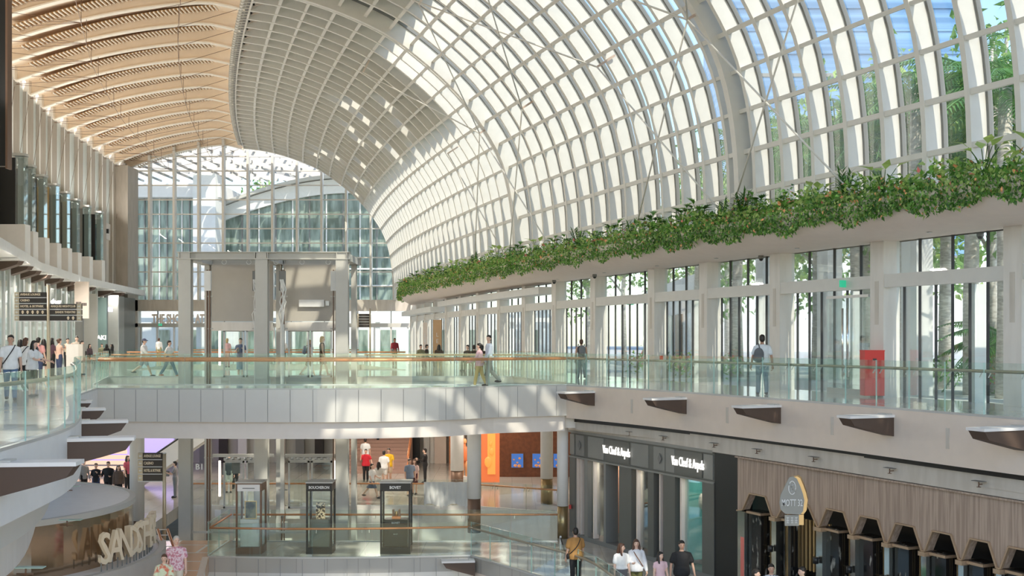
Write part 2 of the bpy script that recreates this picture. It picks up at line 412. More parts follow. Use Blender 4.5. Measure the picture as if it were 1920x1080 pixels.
# small recessed plates on the fascias
for Y in (37.6, 33.2, 29.1, 25.4):
    for a_, b_ in zip(E_R, E_R[1:]):
        if (a_[1] - Y) * (b_[1] - Y) <= 0:
            t_ = (Y - a_[1]) / (b_[1] - a_[1]); x_ = a_[0] + (b_[0] - a_[0]) * t_; d_ = Vector((b_[0] - a_[0], b_[1] - a_[1])).normalized(); n_ = Vector((-d_.y, d_.x))
            MB().beam((x_ + n_.x * .03 - d_.x * .05, Y + n_.y * .03 - d_.y * .05, -.55), (x_ + n_.x * .03 + d_.x * .05, Y + n_.y * .03 + d_.y * .05, -.55), .02, .45).build('fascia_plate', 'stone', fl)
            break
# opaque undersides / landings edges
for (x0, x1, y) in ((-17.2, F(50) - 4, 50), (-20, F(61) - 6, 61)):
    MB().box(x0, x1, y - .02, y + .3, -1.2, -.01).build('slab_edge', 'stonel', fl)
MB().box(-20.5, F(74) - 6.5, 73.7, 74, -1.2, 0).build('slab_edge', 'stonel', fl)
MB().prism([(-14.2, 49.95, -7.0), (-2, 49.95, -7.0), (1.87, 47.74, -7.0), (2.1, 48.1, -7), (-2, 50.3, -7.0), (-14.2, 50.3, -7.0)], (0, 0, 1.503)).build('slab_edge', 'stonel', fl)
MB().box(-9.9, 1.6, 41.25, 41.43, -6.9, Z1 - .01).build('slab_edge', 'stonel', fl)
MB().box(-14.6, 2.3, 41.0, 41.2, -1.5, -.01).build('slab_edge', 'stonel', fl)
# ================================================================== right facade (glass wall of the upper floor)
wr = sroot('wall_right')
colY = [19.5, 24.0, 28.1, 32.6, 37.2, 41.4, 45.2, 50.6, 55.2, 59.6, 64, 68.5, 73, 77.5, 82, 86.5, 91, 95.5]
for y in colY:
    d = Vector((dF(y), 1)).normalized(); R = Matrix.Translation((F(y), y, 0)) @ Matrix.Rotation(math.atan2(d.x, d.y) * -1, 4, 'Z')
    MB().box(-.45, .10, -.28, .28, 0, 4.35, mat=R).build('column', 'stonel', wr)
    MB().box(-.46, -.445, -.08, .08, 1.1, 2.3, mat=R @ Matrix.Translation((0, 0, .9))).build('column_panel', 'stone', wr)
    # pale jamb posts in the glass wall
    for k, off in enumerate((1.75,)):
        yy = y + off
        if y < 48: MB().box(F(yy) + .12, F(yy) + .42, yy - .12, yy + .12, 0, 3.0).build('jamb_post', 'bwhite', wr)
    # outer row of posts, widened to imitate pale reflections in the glass
    if y < 48: MB().box(F(y) + 3.6, F(y) + 4.1, y - 1.5, y - .1, -.2, 5.5).build('outer_reflection_post', 'bwhite', wr)
for a, b in zip(colY, colY[1:]):
    t = MB(); door = abs(a - 32.6) < .1 or abs(a - 50.6) < .1
    t.beam((F(a) - .25, a + .25, 3.2), (F(b) - .25, b - .25, 3.2), .22, .36)
    t.build('transom', 'stonel' if a > 60 else 'white', wr)
    g = MB(); g.beam((F(a), a, 2.16), (F(b), b, 2.16), .02, 4.32); g.build('glass_sheet', 'glass', wr)
    m = MB(); n = 4 if a < 60 else 3
    for k in range(1, n * 2):
        y = a + (b - a) * k / (n * 2); x = F(a) + (F(b) - F(a)) * k / (n * 2)
        if k % 2 == 0: m.box(x - .05, x + .03, y - .012, y + .012, 3.38, 4.32)
        m.box(x - .05, x + .02, y - .016, y + .016, 0, 3.04)
    m.build('mullion_fins', 'mull', wr)
# stone band above the facade between soffit and vault
MB().sweep([(F(y), y) for y in range(8, 101, 4)], [(-.3, 4.3), (.0, 4.3), (.0, 5.2), (-.3, 5.2)]).build('bulkhead', 'soffit', wr)
# ledges over the far doors
for ya, yb, z, off in ((56, 78, 3.75, .9), (79, 95, 3.45, 1.2)):
    MB().sweep([(F(y), y) for y in [ya + (yb - ya) * k / 8 for k in range(9)]], [(0, z), (off, z), (off, z + .34), (0, z + .34)]).build('door_ledge', 'bwhite', wr)
MB().box(F(26.3) - .9, F(26.3) + .8, 22, 27.4, 3.75, 4.15).build('door_ledge', 'bwhite', wr)
# canopy
cn = sroot('trim_1')
def kc(y): return 1.0 if y < 78 else math.sqrt(max(.0, 1 - ((y - 78) / 15.5) ** 2))
prof = [(-.3, 4.3), (.6, 4.3), (1.5, 4.31), (2.0, 4.36), (2.35, 4.47), (2.6, 4.63), (2.74, 4.85), (2.76, 5.05), (2.6, 5.12), (2.55, 4.95), (1.0, 4.9), (.9, 5.3), (-.3, 5.3)]
rows = []
ys = [8 + 1.5 * k for k in range(57)] + [93.4]
for y in ys:
    r = []
    for o, z in prof + [prof[0]]:
        q = Fo(y, o * kc(y) if o > 0 else o); r.append((q[0], q[1], z))
    rows.append(r)
MB().grid(rows).build('canopy_shell', 'soffit', cn)
for y in (24.5, 30, 35.2, 39.5, 43.5, 48, 53): 
    q = Fo(y, 1.1); MB().cyl(q[0], q[1], 4.285, 4.299, .07, 14).build('downlight_ring', 'steel', cn)
# ================================================================== vault (window_1)
PR = smoothpath([(0, 4.9), (.06, 7.2), (.35, 9.2), (.85, 10.7), (1.55, 11.9), (2.3, 12.9), (3.3, 14.0), (4.6, 15.1), (6.5, 16.4), (8.7, 17.3), (11, 17.9), (13, 18.1)], 4)
cum = [0]
for a, b in zip(PR, PR[1:]): cum.append(cum[-1] + math.hypot(b[0] - a[0], b[1] - a[1]))
PL = cum[-1]
def prof_at(s):
    s = min(max(s, 0), PL - 1e-6)
    for i in range(len(cum) - 1):
        if cum[i] <= s <= cum[i + 1]:
            t = (s - cum[i]) / (cum[i + 1] - cum[i]); a = PR[i]; b = PR[i + 1]
            dx, dz = b[0] - a[0], b[1] - a[1]; L = math.hypot(dx, dz)
            return a[0] + dx * t, a[1] + dz * t, dz / L, -dx / L     # point and inward normal (d,z)
    return PR[-1] + (0, -1)
sts = []; y = -6.0
while y < 100.9:
    sts.append(y); y += 1.5 * (1 / math.hypot(dF(y), 1))
def vpt(y, s, inn=0.0, shift=0.0):
    d = Vector((dF(y), 1)).normalized(); n = Vector((-d.y, d.x)); b = Vector((F(y), y)) + n * .9 + d * shift
    dd, z, nd, nz = prof_at(s); dd += nd * inn; z += nz * inn
    return Vector((b.x + n.x * dd, b.y + n.y * dd, z))
vw = sroot('window_1')
SS = [PL * k / 30 for k in range(31)]
def hoop(y, dep, th, name, mat, frame=True):
    mb = MB(); rows = []
    for s in SS: rows.append([vpt(y, s, 0, -th / 2), vpt(y, s, dep, -th / 2), vpt(y, s, dep, th / 2), vpt(y, s, 0, th / 2), vpt(y, s, 0, -th / 2)])
    mb.grid(rows, 0, False)
    if frame:
        for sg in (-1, 1):
            rows = [[vpt(y, s, -.02, sg * th / 2), vpt(y, s, -.02, sg * (th / 2 + .07)), vpt(y, s, .12, sg * (th / 2 + .07)), vpt(y, s, .12, sg * th / 2), vpt(y, s, -.02, sg * th / 2)] for s in SS]
            mb.grid(rows, 1, False)
    return mb.build(name, [mat, 'greyd'], vw)
ARCH = (37.3, 57.0)
for y in sts:
    if any(abs(y - a) < .6 for a in ARCH): continue
    hoop(y, .62, .16, 'hoop_rib', 'shellwhite')
for y in ARCH: 
    hoop(y, .85, .26, 'main_arch', 'white'); 
nl = 16
for j in range(nl + 1):
    s = PL * j / nl
    mb = MB()
    rows = [[vpt(y, s, .30, 0) + Vector((0, 0, 0)), vpt(y, s - .07, .60, 0), vpt(y, s + .07, .60, 0), vpt(y, s + .07, .46, 0), vpt(y, s - .07, .46, 0)] for y in sts]
    rows = [[r[1], r[2], r[3], r[4], r[1]] for r in rows]
    mb.grid(rows, 0, False); mb.build('purlin', 'white', vw)
MB().grid([[vpt(y, s, .03, 0) for s in SS] for y in sts], 0, False).build('glazing', 'glassv', vw)
rnp = random.Random(5)
# solid roof panels shading the crown; random ones left out to make sun specks
for (ya, yb, s0) in ((60, 101, .42), (46, 60, .66), (-6, 46, .84)):
    mb = MB()
    for a_, b_ in zip(sts, sts[1:]):
        if not (ya <= a_ < yb): continue
        m = (a_ + b_) / 2; h = (b_ - a_) / 2 + .03; n = 24
        for j in range(n):
            u0 = s0 + (1 - s0) * j / n; u1 = s0 + (1 - s0) * (j + 1) / n
            if j < 13 and m > 66 and rnp.random() < .05: continue
            mb.poly([vpt(m - h, PL * u0, -.25), vpt(m + h, PL * u0, -.25), vpt(m + h, PL * u1, -.25), vpt(m - h, PL * u1, -.25)], [(0, 1, 2, 3)])
    mb.build('roof_panels', 'panelw', vw)
# cross-bracing rods
rd = []
for ya, yb, sa, sb in ((37.3, 31.5, .36, .02), (37.3, 31.5, .02, .36), (37.3, 43.5, .36, .02), (37.3, 43.5, .02, .36), (37.3, 31.5, .36, .66), (37.3, 43.5, .36, .66), (57, 51, .36, .02), (57, 51, .02, .36), (57, 63, .36, .02), (57, 63, .02, .36), (57, 51, .36, .68), (57, 63, .36, .68), (43.5, 51, .36, .7), (51, 43.5, .36, .7)):
    a = vpt(ya, PL * sa, 1.15); b = vpt(yb, PL * sb, 1.15)
    MB().tube([a, b], .03, 8).build('bracing_rod', 'shellwhite', vw)
    mb = MB(); mb.beam(vpt(ya, PL * sa, .3), a, .08, .08); mb.beam(vpt(yb, PL * sb, .3), b, .08, .08); mb.build('rod_bracket', 'soffit', vw)
# gutter truss at the top edge of the vault
gt = sroot('trim_2')
GP = [vpt(y, PL - .001, .2) for y in sts]
for off, z, r, m_ in ((-.15, 0, .10, 'steel'), (.35, -.05, .10, 'white'), (.1, .25, .12, 'stone')):
    MB().tube([(p.x - off, p.y, p.z + z) for p in GP], r, 8).build('gutter_tube', m_, gt)
mb = MB(); mk = MB(); 
for a, b in zip(GP, GP[1:]):
    for k in range(3):
        q = a + (b - a) * (k / 3)
        mb.box(q.x - .45, q.x + .25, q.y - .06, q.y + .06, q.z - .18, q.z + .05)
        mk.box(q.x - .2, q.x - .02, q.y + .1, q.y + .28, q.z - .2, q.z - .02)
mb.build('gutter_brackets', 'grey', gt); mk.build('gutter_bolts', 'greyd', gt)
mb = MB()
for p in GP:
    mb.beam((p.x + .15, p.y, p.z - .1), (p.x + .75, p.y, p.z + .12), .12, .28)
mb.build('hoop_shoes', 'bracketw' if 'bracketw' in M else 'soffit', gt)
# ================================================================== left ceiling
cl = sroot('ceiling')
def GX(y):
    for a, b in zip(GP, GP[1:]):
        if a.y <= y <= b.y: return a.x + (b.x - a.x) * (y - a.y) / (b.y - a.y)
    return GP[0].x if y < GP[0].y else GP[-1].x + (y - GP[-1].y) * -.17
def CZ(t): return 16.7 + 2.3 * (1 - (1 - t) ** 2) - (.45 * max(0, t - .85) / .15)
cY = [100 - 3.85 * k for k in range(26)]
T_ = [k / 16 for k in range(17)]
for y in cY:
    x0 = WL(y); x1 = GX(y) - .15; w = x1 - x0
    mb = MB(); mb.grid([[(x0 + w * t, y, CZ(t) + .05), (x0 + w * t, y, CZ(t) - .74), (x0 + w * t, y + .14, CZ(t) - .74), (x0 + w * t, y + .14, CZ(t) + .05)] for t in T_], 0, False)
    mb.build('roof_rib', 'cream', cl)
    mb = MB(); mb.grid([[(x0 + w * t, y - .14, CZ(t) - .74), (x0 + w * t, y - .14, CZ(t) - .81), (x0 + w * t, y + .22, CZ(t) - .81), (x0 + w * t, y + .22, CZ(t) - .74), (x0 + w * t, y - .14, CZ(t) - .74)] for t in T_], 0, False)
    mb.build('rib_flange', 'creaml', cl)
    # slatted strip behind the rib
    mb = MB(); mg = MB(); n = int(w / .21)
    for k in range(int(n * .9)):
        t = .03 + .87 * k / (n * .9); x = x0 + w * t
        mb.box(x - .04, x + .04, y + 2.95, y + 3.82, CZ(t) - .12, CZ(t) - .05)
    mb.build('ceiling_slats', 'creaml', cl)
    mg.grid([[(x0 + w * t, y + 2.95, CZ(t) - .04), (x0 + w * t, y + 3.84, CZ(t) - .04)] for t in [.02 + .9 * k / 14 for k in range(15)]], 0, False).build('slat_backing', 'slat', cl)
    # trussed tie rods
    if y > 28:
        tr_ = MB(); a = (x0 + .1, y, CZ(0) - .9); p1 = (x0 + w * .38, y, CZ(.38) - 2.0); p2 = (x0 + w * .74, y, CZ(.74) - 1.9); e = (x1 - .4, y, CZ(.97) - .85)
        for u, v in ((a, p1), (p1, p2), (p2, e), (p1, (x0 + w * .38, y, CZ(.38) - .8)), (p2, (x0 + w * .74, y, CZ(.74) - .8)), (p1, (x0 + w * .08, y, CZ(.08) - .8))):
            tr_.tube([u, v], .014, 5)
        nx = y + 3.85
        if nx < 100.5:
            X0 = WL(nx); W2 = GX(nx) - .15 - X0
            tr_.tube([p1, (X0 + W2 * .38, nx, p1[2])], .013, 5); tr_.tube([p2, (X0 + W2 * .74, nx, p2[2])], .013, 5); tr_.tube([a, (X0 + W2 * .38, nx, p1[2])], .012, 5)
            tr_.tube([(x0 + .3, y, 11.5), (X0 + .1, nx, 15.8)], .012, 5)
        tr_.build('tie_rods', 'bronze', cl)
ysr = [100.4 - 3.85 * k for k in range(28)]
MB().grid([[(WL(y) + (GX(y) - WL(y)) * t, y, CZ(t)) for t in T_] for y in ysr], 0, True).build('ceiling_board', 'cream', cl)
# ================================================================== left wall
wlft = sroot('wall_left')
lY = [100 - 3.85 * k for k in range(21)]
for i, y in enumerate(lY):
    x = WL(y)
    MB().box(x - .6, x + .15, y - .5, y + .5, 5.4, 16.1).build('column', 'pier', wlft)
    MB().box(x - .2, x + .25, y - .38, y + .5, 16.0, 16.75).build('column_head', 'creaml', wlft)
    MB().box(x + .15, x + .2, y - .5, y - .46, 5.4, 16.1).build('column_edge', 'bwhite', wlft)
    if i + 1 < len(lY):
        yn = lY[i + 1]; xn = WL(yn)
        MB().beam((x - .25, y, 11.1), (xn - .25, yn, 11.1), .1, 12.2).build('wall_backing', 'stonel', wlft)
        MB().beam((x - .19, y, 13.6), (xn - .19, yn, 13.6), .04, 5.4).build('clerestory_glass', 'frost', wlft)
        MB().beam((x - .15, y, 10.3), (xn - .15, yn, 10.3), .12, 1.3).build('spandrel_panel', 'fasciaw', wlft)
        mb = MB(); mb.box((x + xn) / 2 - .1, (x + xn) / 2 + .08, (y + yn) / 2 - .1, (y + yn) / 2 + .1, 10.1, 10.45); mb.build('spotlight', 'black', wlft)
        if y > 22:
            al = bpy.data.lights.new('uplight', 'AREA'); al.energy = 52; al.size = .8; al.color = (1, .86, .68); ao = bpy.data.objects.new('uplight', al); COL.objects.link(ao)  # area lamp added to brighten the left ceiling, no fitting of its own
            al.color = (1, .93, .84); ao.location = ((x + xn) / 2 + .9, (y + yn) / 2, 10.9); ao.rotation_euler = Vector((.75, 0, 1)).to_track_quat('-Z', 'Y').to_euler()
# big end pier
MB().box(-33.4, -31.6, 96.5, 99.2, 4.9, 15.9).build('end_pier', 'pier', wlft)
# shop wall beneath the balconies
def WS(y): return WL(y) + 1.1
MB().sweep([(WL(y), y) for y in (4, 30, 45, 56, 63, 78.5, 100)], [(0, 5.3), (-1.9, 5.3), (-1.9, 5.75), (0, 5.75)]).build('balcony_soffit', 'bwhite', wlft)
MB().sweep([(WS(y) - .9, y) for y in (4, 30, 45, 56, 63, 78.5, 100)], [(0, 0), (.1, 0), (.1, 5.3), (0, 5.3)]).build('shop_back_wall', 'stonel', wlft)
MB().sweep([(WS(y), y) for y in (4, 30, 45, 56, 63, 78.5, 88)], [(0, 0), (.03, 0), (.03, 5.3), (0, 5.3)]).build('shop_glass', 'glass', wlft)
mb = MB()
for y in [24 + 1.925 * k for k in range(34)]: mb.box(WS(y) - .05, WS(y) + .06, y - .07, y + .07, 0, 5.3)
mb.build('shop_mullions', 'steel', wlft)
for y, m_, w_ in ((89.8, 'greyd', 1.2), (92.2, 'vcal', 1.6), (96, 'teald' if 'teald' in M else 'vca', 2.0)):
    MB().box(WS(y) - .3, WS(y) + .12, y - w_, y + w_, 0, 5.0).build('shop_panel', m_, wlft)
# curtains / display strips behind the shop glass
for k in range(46):
    y = 30 + k * 1.25 + random.uniform(-.3, .3); c = random.choice(['bwhite', 'fasciaw', 'bwhite', 'frost', 'stonel', 'bwhite'])
    MB().box(WS(y) - .6, WS(y) - .45, y - random.uniform(.3, .6), y + .45, 0, random.uniform(3.6, 5.1)).build('shop_curtain', c, wlft)
for k in range(9):
    y = 40 + 6 * k; al = bpy.data.lights.new('recessed_light', 'AREA'); al.energy = 110; al.size = .8; al.color = (1, .94, .86); ao = bpy.data.objects.new('recessed_light', al); COL.objects.link(ao); ao.location = (WS(y) + .9, y, 5.2); ao.rotation_euler = (0, -.5, 0)
# ================================================================== end wall
we = sroot('wall_back')
MB().box(-33.5, -7.0, 99.7, 100.6, 4.0, 4.95).build('lintel_band', 'stone', we)
MB().box(-33.5, -31.8, 99.7, 100.6, 0, 4.95).build('wall_end', 'stonel', we)
def endz(x):
    gx = GX(97.9)
    if x < gx: return CZ((x - WL(100)) / (gx - WL(100))) - .3
    best = 5
    for s in [PL * k / 120 for k in range(121)]:
        v = vpt(100, s, .1)
        if v.x >= x - .12: best = max(best, v.z)
    return min(best, 18.2)
mull = [-32.9 + 2.09 * k for k in range(12)]
g = [[(x, 100.15, 4.9), (x, 100.15, endz(x))] for x in [-33.1 + .8 * k for k in range(32)]]
MB().grid(g, 0, False).build('curtain_glazing', 'glass', we)
for x in mull:
    MB().box(x - .09, x + .09, 99.55, 100.2, 4.9, endz(x)).build('curtain_mullion', 'shellwhite', we)
z = 6.1
while z < 18:
    xs = [x for x in [-33 + .25 * k for k in range(104)] if endz(x) > z]
    if xs: MB().box(min(xs), max(xs), 99.95, 100.12, z - .045, z + .045).build('curtain_transom', 'shellwhite', we)
    z += 1.23
# end doors
MB().box(-33, -8.5, 99.7, 100.1, 2.62, 2.95).build('door_transom', 'grey', we)
MB().box(-33, -8.5, 99.98, 100.02, 0, 4.0).build('door_glass', 'glass', we)
for k in range(17):
    x = -31.6 + 1.42 * k; MB().box(x - .06, x + .06, 99.8, 100.1, 0, 2.62).build('door_post', 'bwhite' if k % 3 else 'grey', we)
    if k % 2: MB().box(x - .03, x + .03, 99.9, 100.1, 2.95, 4.0).build('door_post', 'greyd', we)
t = thing('shop_name_sign', 'tan letters standing above the far left doors beside the lift frame', 'sign', (-29.5, 99.5, 2.96))
text('THE SHOPPES AT', 1.05, 'soffit', (-28.3, 99.45, 2.98), 0, t, 'letters', .06, .55, bold=.03)
# ================================================================== beyond the glass: ground, buildings, trees
gd = MB(); gd.box(-120, 160, 100.4, 300, -.4, -.12); gd.prism([(F(y) + .35, y, -.4) for y in range(8, 101, 6)] + [(160, 100.4, -.4), (160, 8, -.4)], (0, 0, .28)); 
struct(gd.build('floor', 'ground'))
# ================================================================== glass balustrades
rail('glass_balustrade', 'frameless glass balustrade with champagne rail along the right upper walkway', [p[:2] for p in E_R], 0, railmat='railgrey', side=-1, pitch=1.15)
rail('glass_balustrade', 'clear balustrade with orange copper handrail along the near edge of the footbridge', [p[:2] for p in E_B], 0, side=-1, pitch=1.5, r=.05)
rail('glass_balustrade', 'curved glass balustrade over the white slab edge at far left', [p[:2] for p in E_L], 0, railmat='railgrey', side=-1, pitch=1.3)
rail('glass_balustrade', 'glass balustrade on the far edge of the footbridge', [(2.2, 41.1), (-14.5, 41.1)], 0, side=-1, pitch=1.6)
rail('glass_balustrade', 'glass balustrade of the landing left of the lift frame', [(-17.1, 50), (-13.2, 50)], 0, side=1, pitch=1.3)
rail('glass_balustrade', 'glass balustrade of the landing right of the lift frame', [(-6.3, 50), (F(50) - 4.1, 50)], 0, side=1, pitch=1.3)
rail('glass_balustrade', 'glass balustrade edging the second opening behind the lifts', [(F(61) - 6.1, 61), (-20, 61)], 0, side=1, pitch=1.6)
rail('glass_balustrade', 'farthest glass balustrade before the end doors', [(-20.5, 74), (F(74) - 6.6, 74)], 0, side=1, pitch=1.9, fit=False)
rail('glass_balustrade', 'left return balustrade beside the footbridge void', [(-14.7, 41.2), (-17.2, 50)], 0, side=1, pitch=1.5)
rail('glass_balustrade', 'right return balustrade between bridge and far landing', [(F(50) - 4.05, 50), (2.3, 41.2)], 0, side=1, pitch=1.5)
rail('glass_balustrade', 'lower glass balustrade in front of the three display cases', [p[:2] for p in E_B2], Z1, side=-1, pitch=1.6)
rail('glass_balustrade', 'lower glass balustrade directly behind the three display cases', [(1.6, 41.2), (-9.8, 41.2)], Z1, side=-1, pitch=1.6)
rail('glass_balustrade', 'glass balustrade running down to the lower right below the jewellery shop', [p[:2] for p in E_R2], Z1, railmat='railgrey', side=-1, pitch=1.2)
rail('glass_balustrade', 'glass balustrade of the lower landing under the bridge', [(-14.1, 50.05), (-2, 50.05), (1.9, 47.85)], Z1, side=1, pitch=1.5)
rail('glass_balustrade', 'glass balustrade beside the lower column and direction sign', [(-9.95, 41.3), (-9.95, 38.4)], Z1, side=1, pitch=1.4)
# ================================================================== twin lift frame
lf = thing('lift_frame', 'beige steel frame with two glass lift shafts rising behind the footbridge', 'lift', (-10.2, 46, Z2))
def px48(px, s=48.0): return (px - 960) / s
yF = 2200 / 48.0; yB = 49.2
xa, xb, xc = px48(346), px48(490), px48(641)
zt = EYE + (636 - 472) / 48.0
for x in (xa, xb, xc):
    for yy in (yF, yB):
        mb = MB(); w = .24 if yy == yF else .10
        mb.box(x - w, x + w, yy - .02, yy + .03, Z2, zt - .25); mb.box(x - w, x + w, yy + .32, yy + .37, Z2, zt - .25); mb.box(x - .05, x + .05, yy, yy + .35, Z2, zt - .25)
        mb.box(x - w, x - w + .03, yy + .03, yy + .1, Z2, zt - .25)
        mb.build('column', 'grey', lf)
for yy in (yF, yB):
    mb = MB(); mb.box(xa - .3, xc + .3, yy - .06, yy + .42, zt - .03, zt); mb.box(xa - .3, xc + .3, yy - .06, yy + .42, zt - .30, zt - .26); mb.box(xa - .3, xc + .3, yy + .12, yy + .18, zt - .27, zt)
    for x in (xa - .2, xa + .2, xb - .25, xb + .25, xc - .2, xc + .2): mb.box(x - .015, x + .015, yy - .05, yy + .15, zt - .27, zt - .02)
    mb.build('top_beam', 'grey', lf)
for x in (xa, xb, xc): 
    MB().box(x - .2, x + .2, yF, yB + .3, zt - .3, zt - .02).build('side_beam', 'grey', lf)
for (x0, x1) in ((xa + .22, xb - .22), (xb + .22, xc - .22)):
    MB().box(x0, x1, yB - .1, yB, 2.35, zt - .3).build('back_panel', plain('shaft_panel', (.47, .44, .39), .6), lf)
    MB().box(x0, x1, yB - .12, yB - .02, 1.95, 2.32).build('back_panel', 'stonel', lf)
    for k in range(3):
        x = x0 + (x1 - x0) * (k * .38 + .1); mb = MB(); mb.tube([(x + .09 * math.cos(t), yF + .4, zt - .38 + .09 * math.sin(t)) for t in [PI * 2 * j / 10 for j in range(11)]], .015, 5); mb.build('lifting_eye', 'bwhite', lf)
    for zf in (0, Z1):
        # door set of each storey
        cx = (x0 + x1) / 2 - (.25 if x0 > xb else -.1); 
        mb = MB(); mb.box(x0, x1, yB + .05, yB + .15, zf + 2.15, zf + 2.28)
        mb.build('door_header', 'greyd' if zf == 0 else 'grey', lf)
        mb = MB()
        for k in range(7): mb.cyl(cx - .75 + k * .25, yB, zf + 2.05, zf + 2.14, .06, 8)
        mb.box(cx - .9, cx + .9, yB + .0, yB + .06, zf + 2.0, zf + 2.12); mb.build('door_operator', 'steel', lf)
        for sx in (-1, 1):
            mb = MB(); a0 = cx + sx * .04; a1 = cx + sx * .92; l, r = min(a0, a1), max(a0, a1)
            mb.box(l, l + .07, yB + .02, yB + .06, zf, zf + 2.0); mb.box(r - .07, r, yB + .02, yB + .06, zf, zf + 2.0); mb.box(l, r, yB + .02, yB + .06, zf + 1.92, zf + 2.0); mb.box(l, r, yB + .02, yB + .06, zf, zf + .08)
            d = mb.build('lift_door', 'steel', lf)
            MB().box(l + .07, r - .07, yB + .035, yB + .045, zf + .08, zf + 1.92).build('glass_pane', 'glass', d)
        MB().box(cx - 1.0, cx + 1.0, yB - .05, yB + .1, zf - .42, zf - .01).build('sill_apron', 'grey', lf)
        for x in (x0 + .1, x1 - .5): MB().box(x, x + .38, yB + .02, yB + .08, zf - .36, zf - .06).build('side_apron', 'fasciaw', lf)
        MB().box(cx + (.98 if x0 > xb else -1.12), cx + (1.06 if x0 > xb else -1.04), yB + .02, yB + .1, zf + .5, zf + 2.0).build('light_strip', 'lampw', lf)
    # guide rails with brackets and cables
    for gx in (x0 + .32, x1 - .3):
        mb = MB(); mb.box(gx - .05, gx - .02, yF + 1.4, yF + 1.6, Z2, 4.4); mb.box(gx + .05, gx + .09, yF + 1.4, yF + 1.5, Z2, 4.4)
        mb.build('guide_rail', 'bronze', lf)
        mb = MB(); mb.box(gx - .13, gx + .13, yF + 1.35, yF + 1.5, 3.55, 4.35)
        if gx > x1 - 1 and x0 < xb or gx < x0 + 1 and x0 > xb:
            mb.build('pulley_head', 'greyd', lf)
            cb = MB(); rn = random.Random(int(gx * 10))
            for k in range(7):
                a = rn.uniform(-.1, .1); cb.tube([(gx + a, yF + 1.3, 4.0), (gx + a + rn.uniform(.0, .18), yF + 1.25, 3.6), (gx + rn.uniform(-.1, .2), yF + 1.3, 3.1), (gx + rn.uniform(-.12, .12), yF + 1.25, 2.6), (gx + rn.uniform(-.05, .05), yF + 1.3, 2.0), (gx + rn.uniform(-.03, .03), yF + 1.3, -2)], .018, 5)
            cb.build('cable_bundle', 'bwhite', lf)
            MB().box(gx - .06, gx + .1, yF + 1.3, yF + 1.38, Z1, 2.2).build('counterweight_rail', 'steel', lf)
        else:
            mb.build('pulley_head', 'bwhite', lf)
        mb = MB()
        for z in [Z2 + 1.3 * k for k in range(12)]: mb.box(gx - .16, gx + .2, yF + 1.45, yF + 1.5, z, z + .05)
        mb.build('rail_bracket', 'grey', lf)
for zf in (-.35, -.75, -6.0): MB().box(xa + .25, xc - .25, yF + .1, yF + .2, zf, zf + .08).build('cross_tie', 'grey', lf)
MB().box(xb + .9, xb + 1.95, yB - .25, yB - .12, 2.95, 3.25).build('machine_box', 'bwhite', lf)
MB().box(xb + 2.0, xb + 2.15, yB - .2, yB - .12, 3.0, 3.2).build('switch_box', 'steel', lf)
MB().box(xa + 1.0, xa + 1.35, yB + .15, yB + .2, Z1 + 1.45, Z1 + 2.0).build('level_sign', 'greyd', lf)
text('B1', .34, 'bwhite', (px48(374, 44.6), yB + .14, Z1 + 1.62), 0, lf, 'level_number', .01, 1, bold=.008)
# ================================================================== brackets on the slab edges
def bracket(label, q, n, L=1.25, z=-.2, group='brown lighting brackets on the slab edges'):
    """q root point on the fascia, n unit vector away from the wall"""
    t = thing('fascia_bracket', label, 'wall bracket', (q[0], q[1], z), 0, group)
    d = Vector((-n[1], n[0])); q = Vector(q); n = Vector(n)
    def pt(a, zz, w=0): r = q + n * a + d * w; return (r.x, r.y, zz)
    prof_ = [(0, z), (L, z), (L - .12, z - .17), (L * .55, z - .28), (0, z - .44)]
    MB().prism([pt(a, zz, -.21) for a, zz in prof_], (d.x * .42, d.y * .42, 0)).build('bracket_arm', 'bracketf' if 'bracketf' in M else 'bronzef', t)
    MB().prism([pt(a, zz, -.24) for a, zz in ((0, z + .06), (L + .03, z + .06), (L + .03, z), (0, z))], (d.x * .48, d.y * .48, 0)).build('top_plate', 'fasciaw', t)
    MB().prism([pt(a, zz, -.15) for a, zz in ((.02, z + .06), (.2, z + .06), (.2, z + .085), (.02, z + .085))], (d.x * .3, d.y * .3, 0)).build('uplight', 'steel', t)
def on_path(path, X=None, Y=None):
    for a, b in zip(path, path[1:]):
        a = Vector(a[:2]); b = Vector(b[:2])
        if (a.y - Y) * (b.y - Y) <= 0:
            return a + (b - a) * ((Y - a.y) / (b.y - a.y + 1e-9)), (b - a).normalized()
names = ['nearest the footbridge corner', 'second along the right slab edge from the footbridge', 'third along the right slab edge, above the jewellery shop', 'fourth along the right slab edge, above the restaurant sign', 'nearest on the right slab edge, cut by the frame']
for nm, Y in zip(names, (39.5, 35.2, 31.2, 27.2, 23.5)):
    q, d = on_path(E_R, Y=Y); bracket('brown wedge shaped light bracket ' + nm, q, (-d.y, d.x), 1.25)
names = ['tucked into the left corner under the footbridge', 'above the violet screen, second from the footbridge', 'pointing over the lower column, third from the footbridge', 'over the group in black suits', 'largest at the far left edge of the frame']
for nm, Y, LL in zip(names, (33.5, 29.9, 25.4, 21.0, 16.9), (.35, .65, .95, 1.12, 1.1)):
    q, d = on_path(E_L, Y=Y); nn = Vector((-d.y, d.x)); bracket('brown wedge shaped light bracket ' + nm, q, nn if nn.x > 0 else -nn, LL, -.22)
bracket('brown light bracket on the lower right slab corner', (-1.22, 38.15), Vector((-1, -.12)).normalized(), 1.05, Z1 - .12)
ord_ = ['nearest', 'second', 'third', 'fourth', 'fifth', 'sixth', 'seventh', 'eighth', 'ninth', 'farthest']
for k in range(10):
    y = 53.5 + 3.85 * k + (2 if k > 7 else 0); bracket('small brown bracket above the left shop glass, %s of ten along the wall' % ord_[k], (WS(y) + .02, y), Vector((1, -.2)).normalized(), 1.1, 5.15)
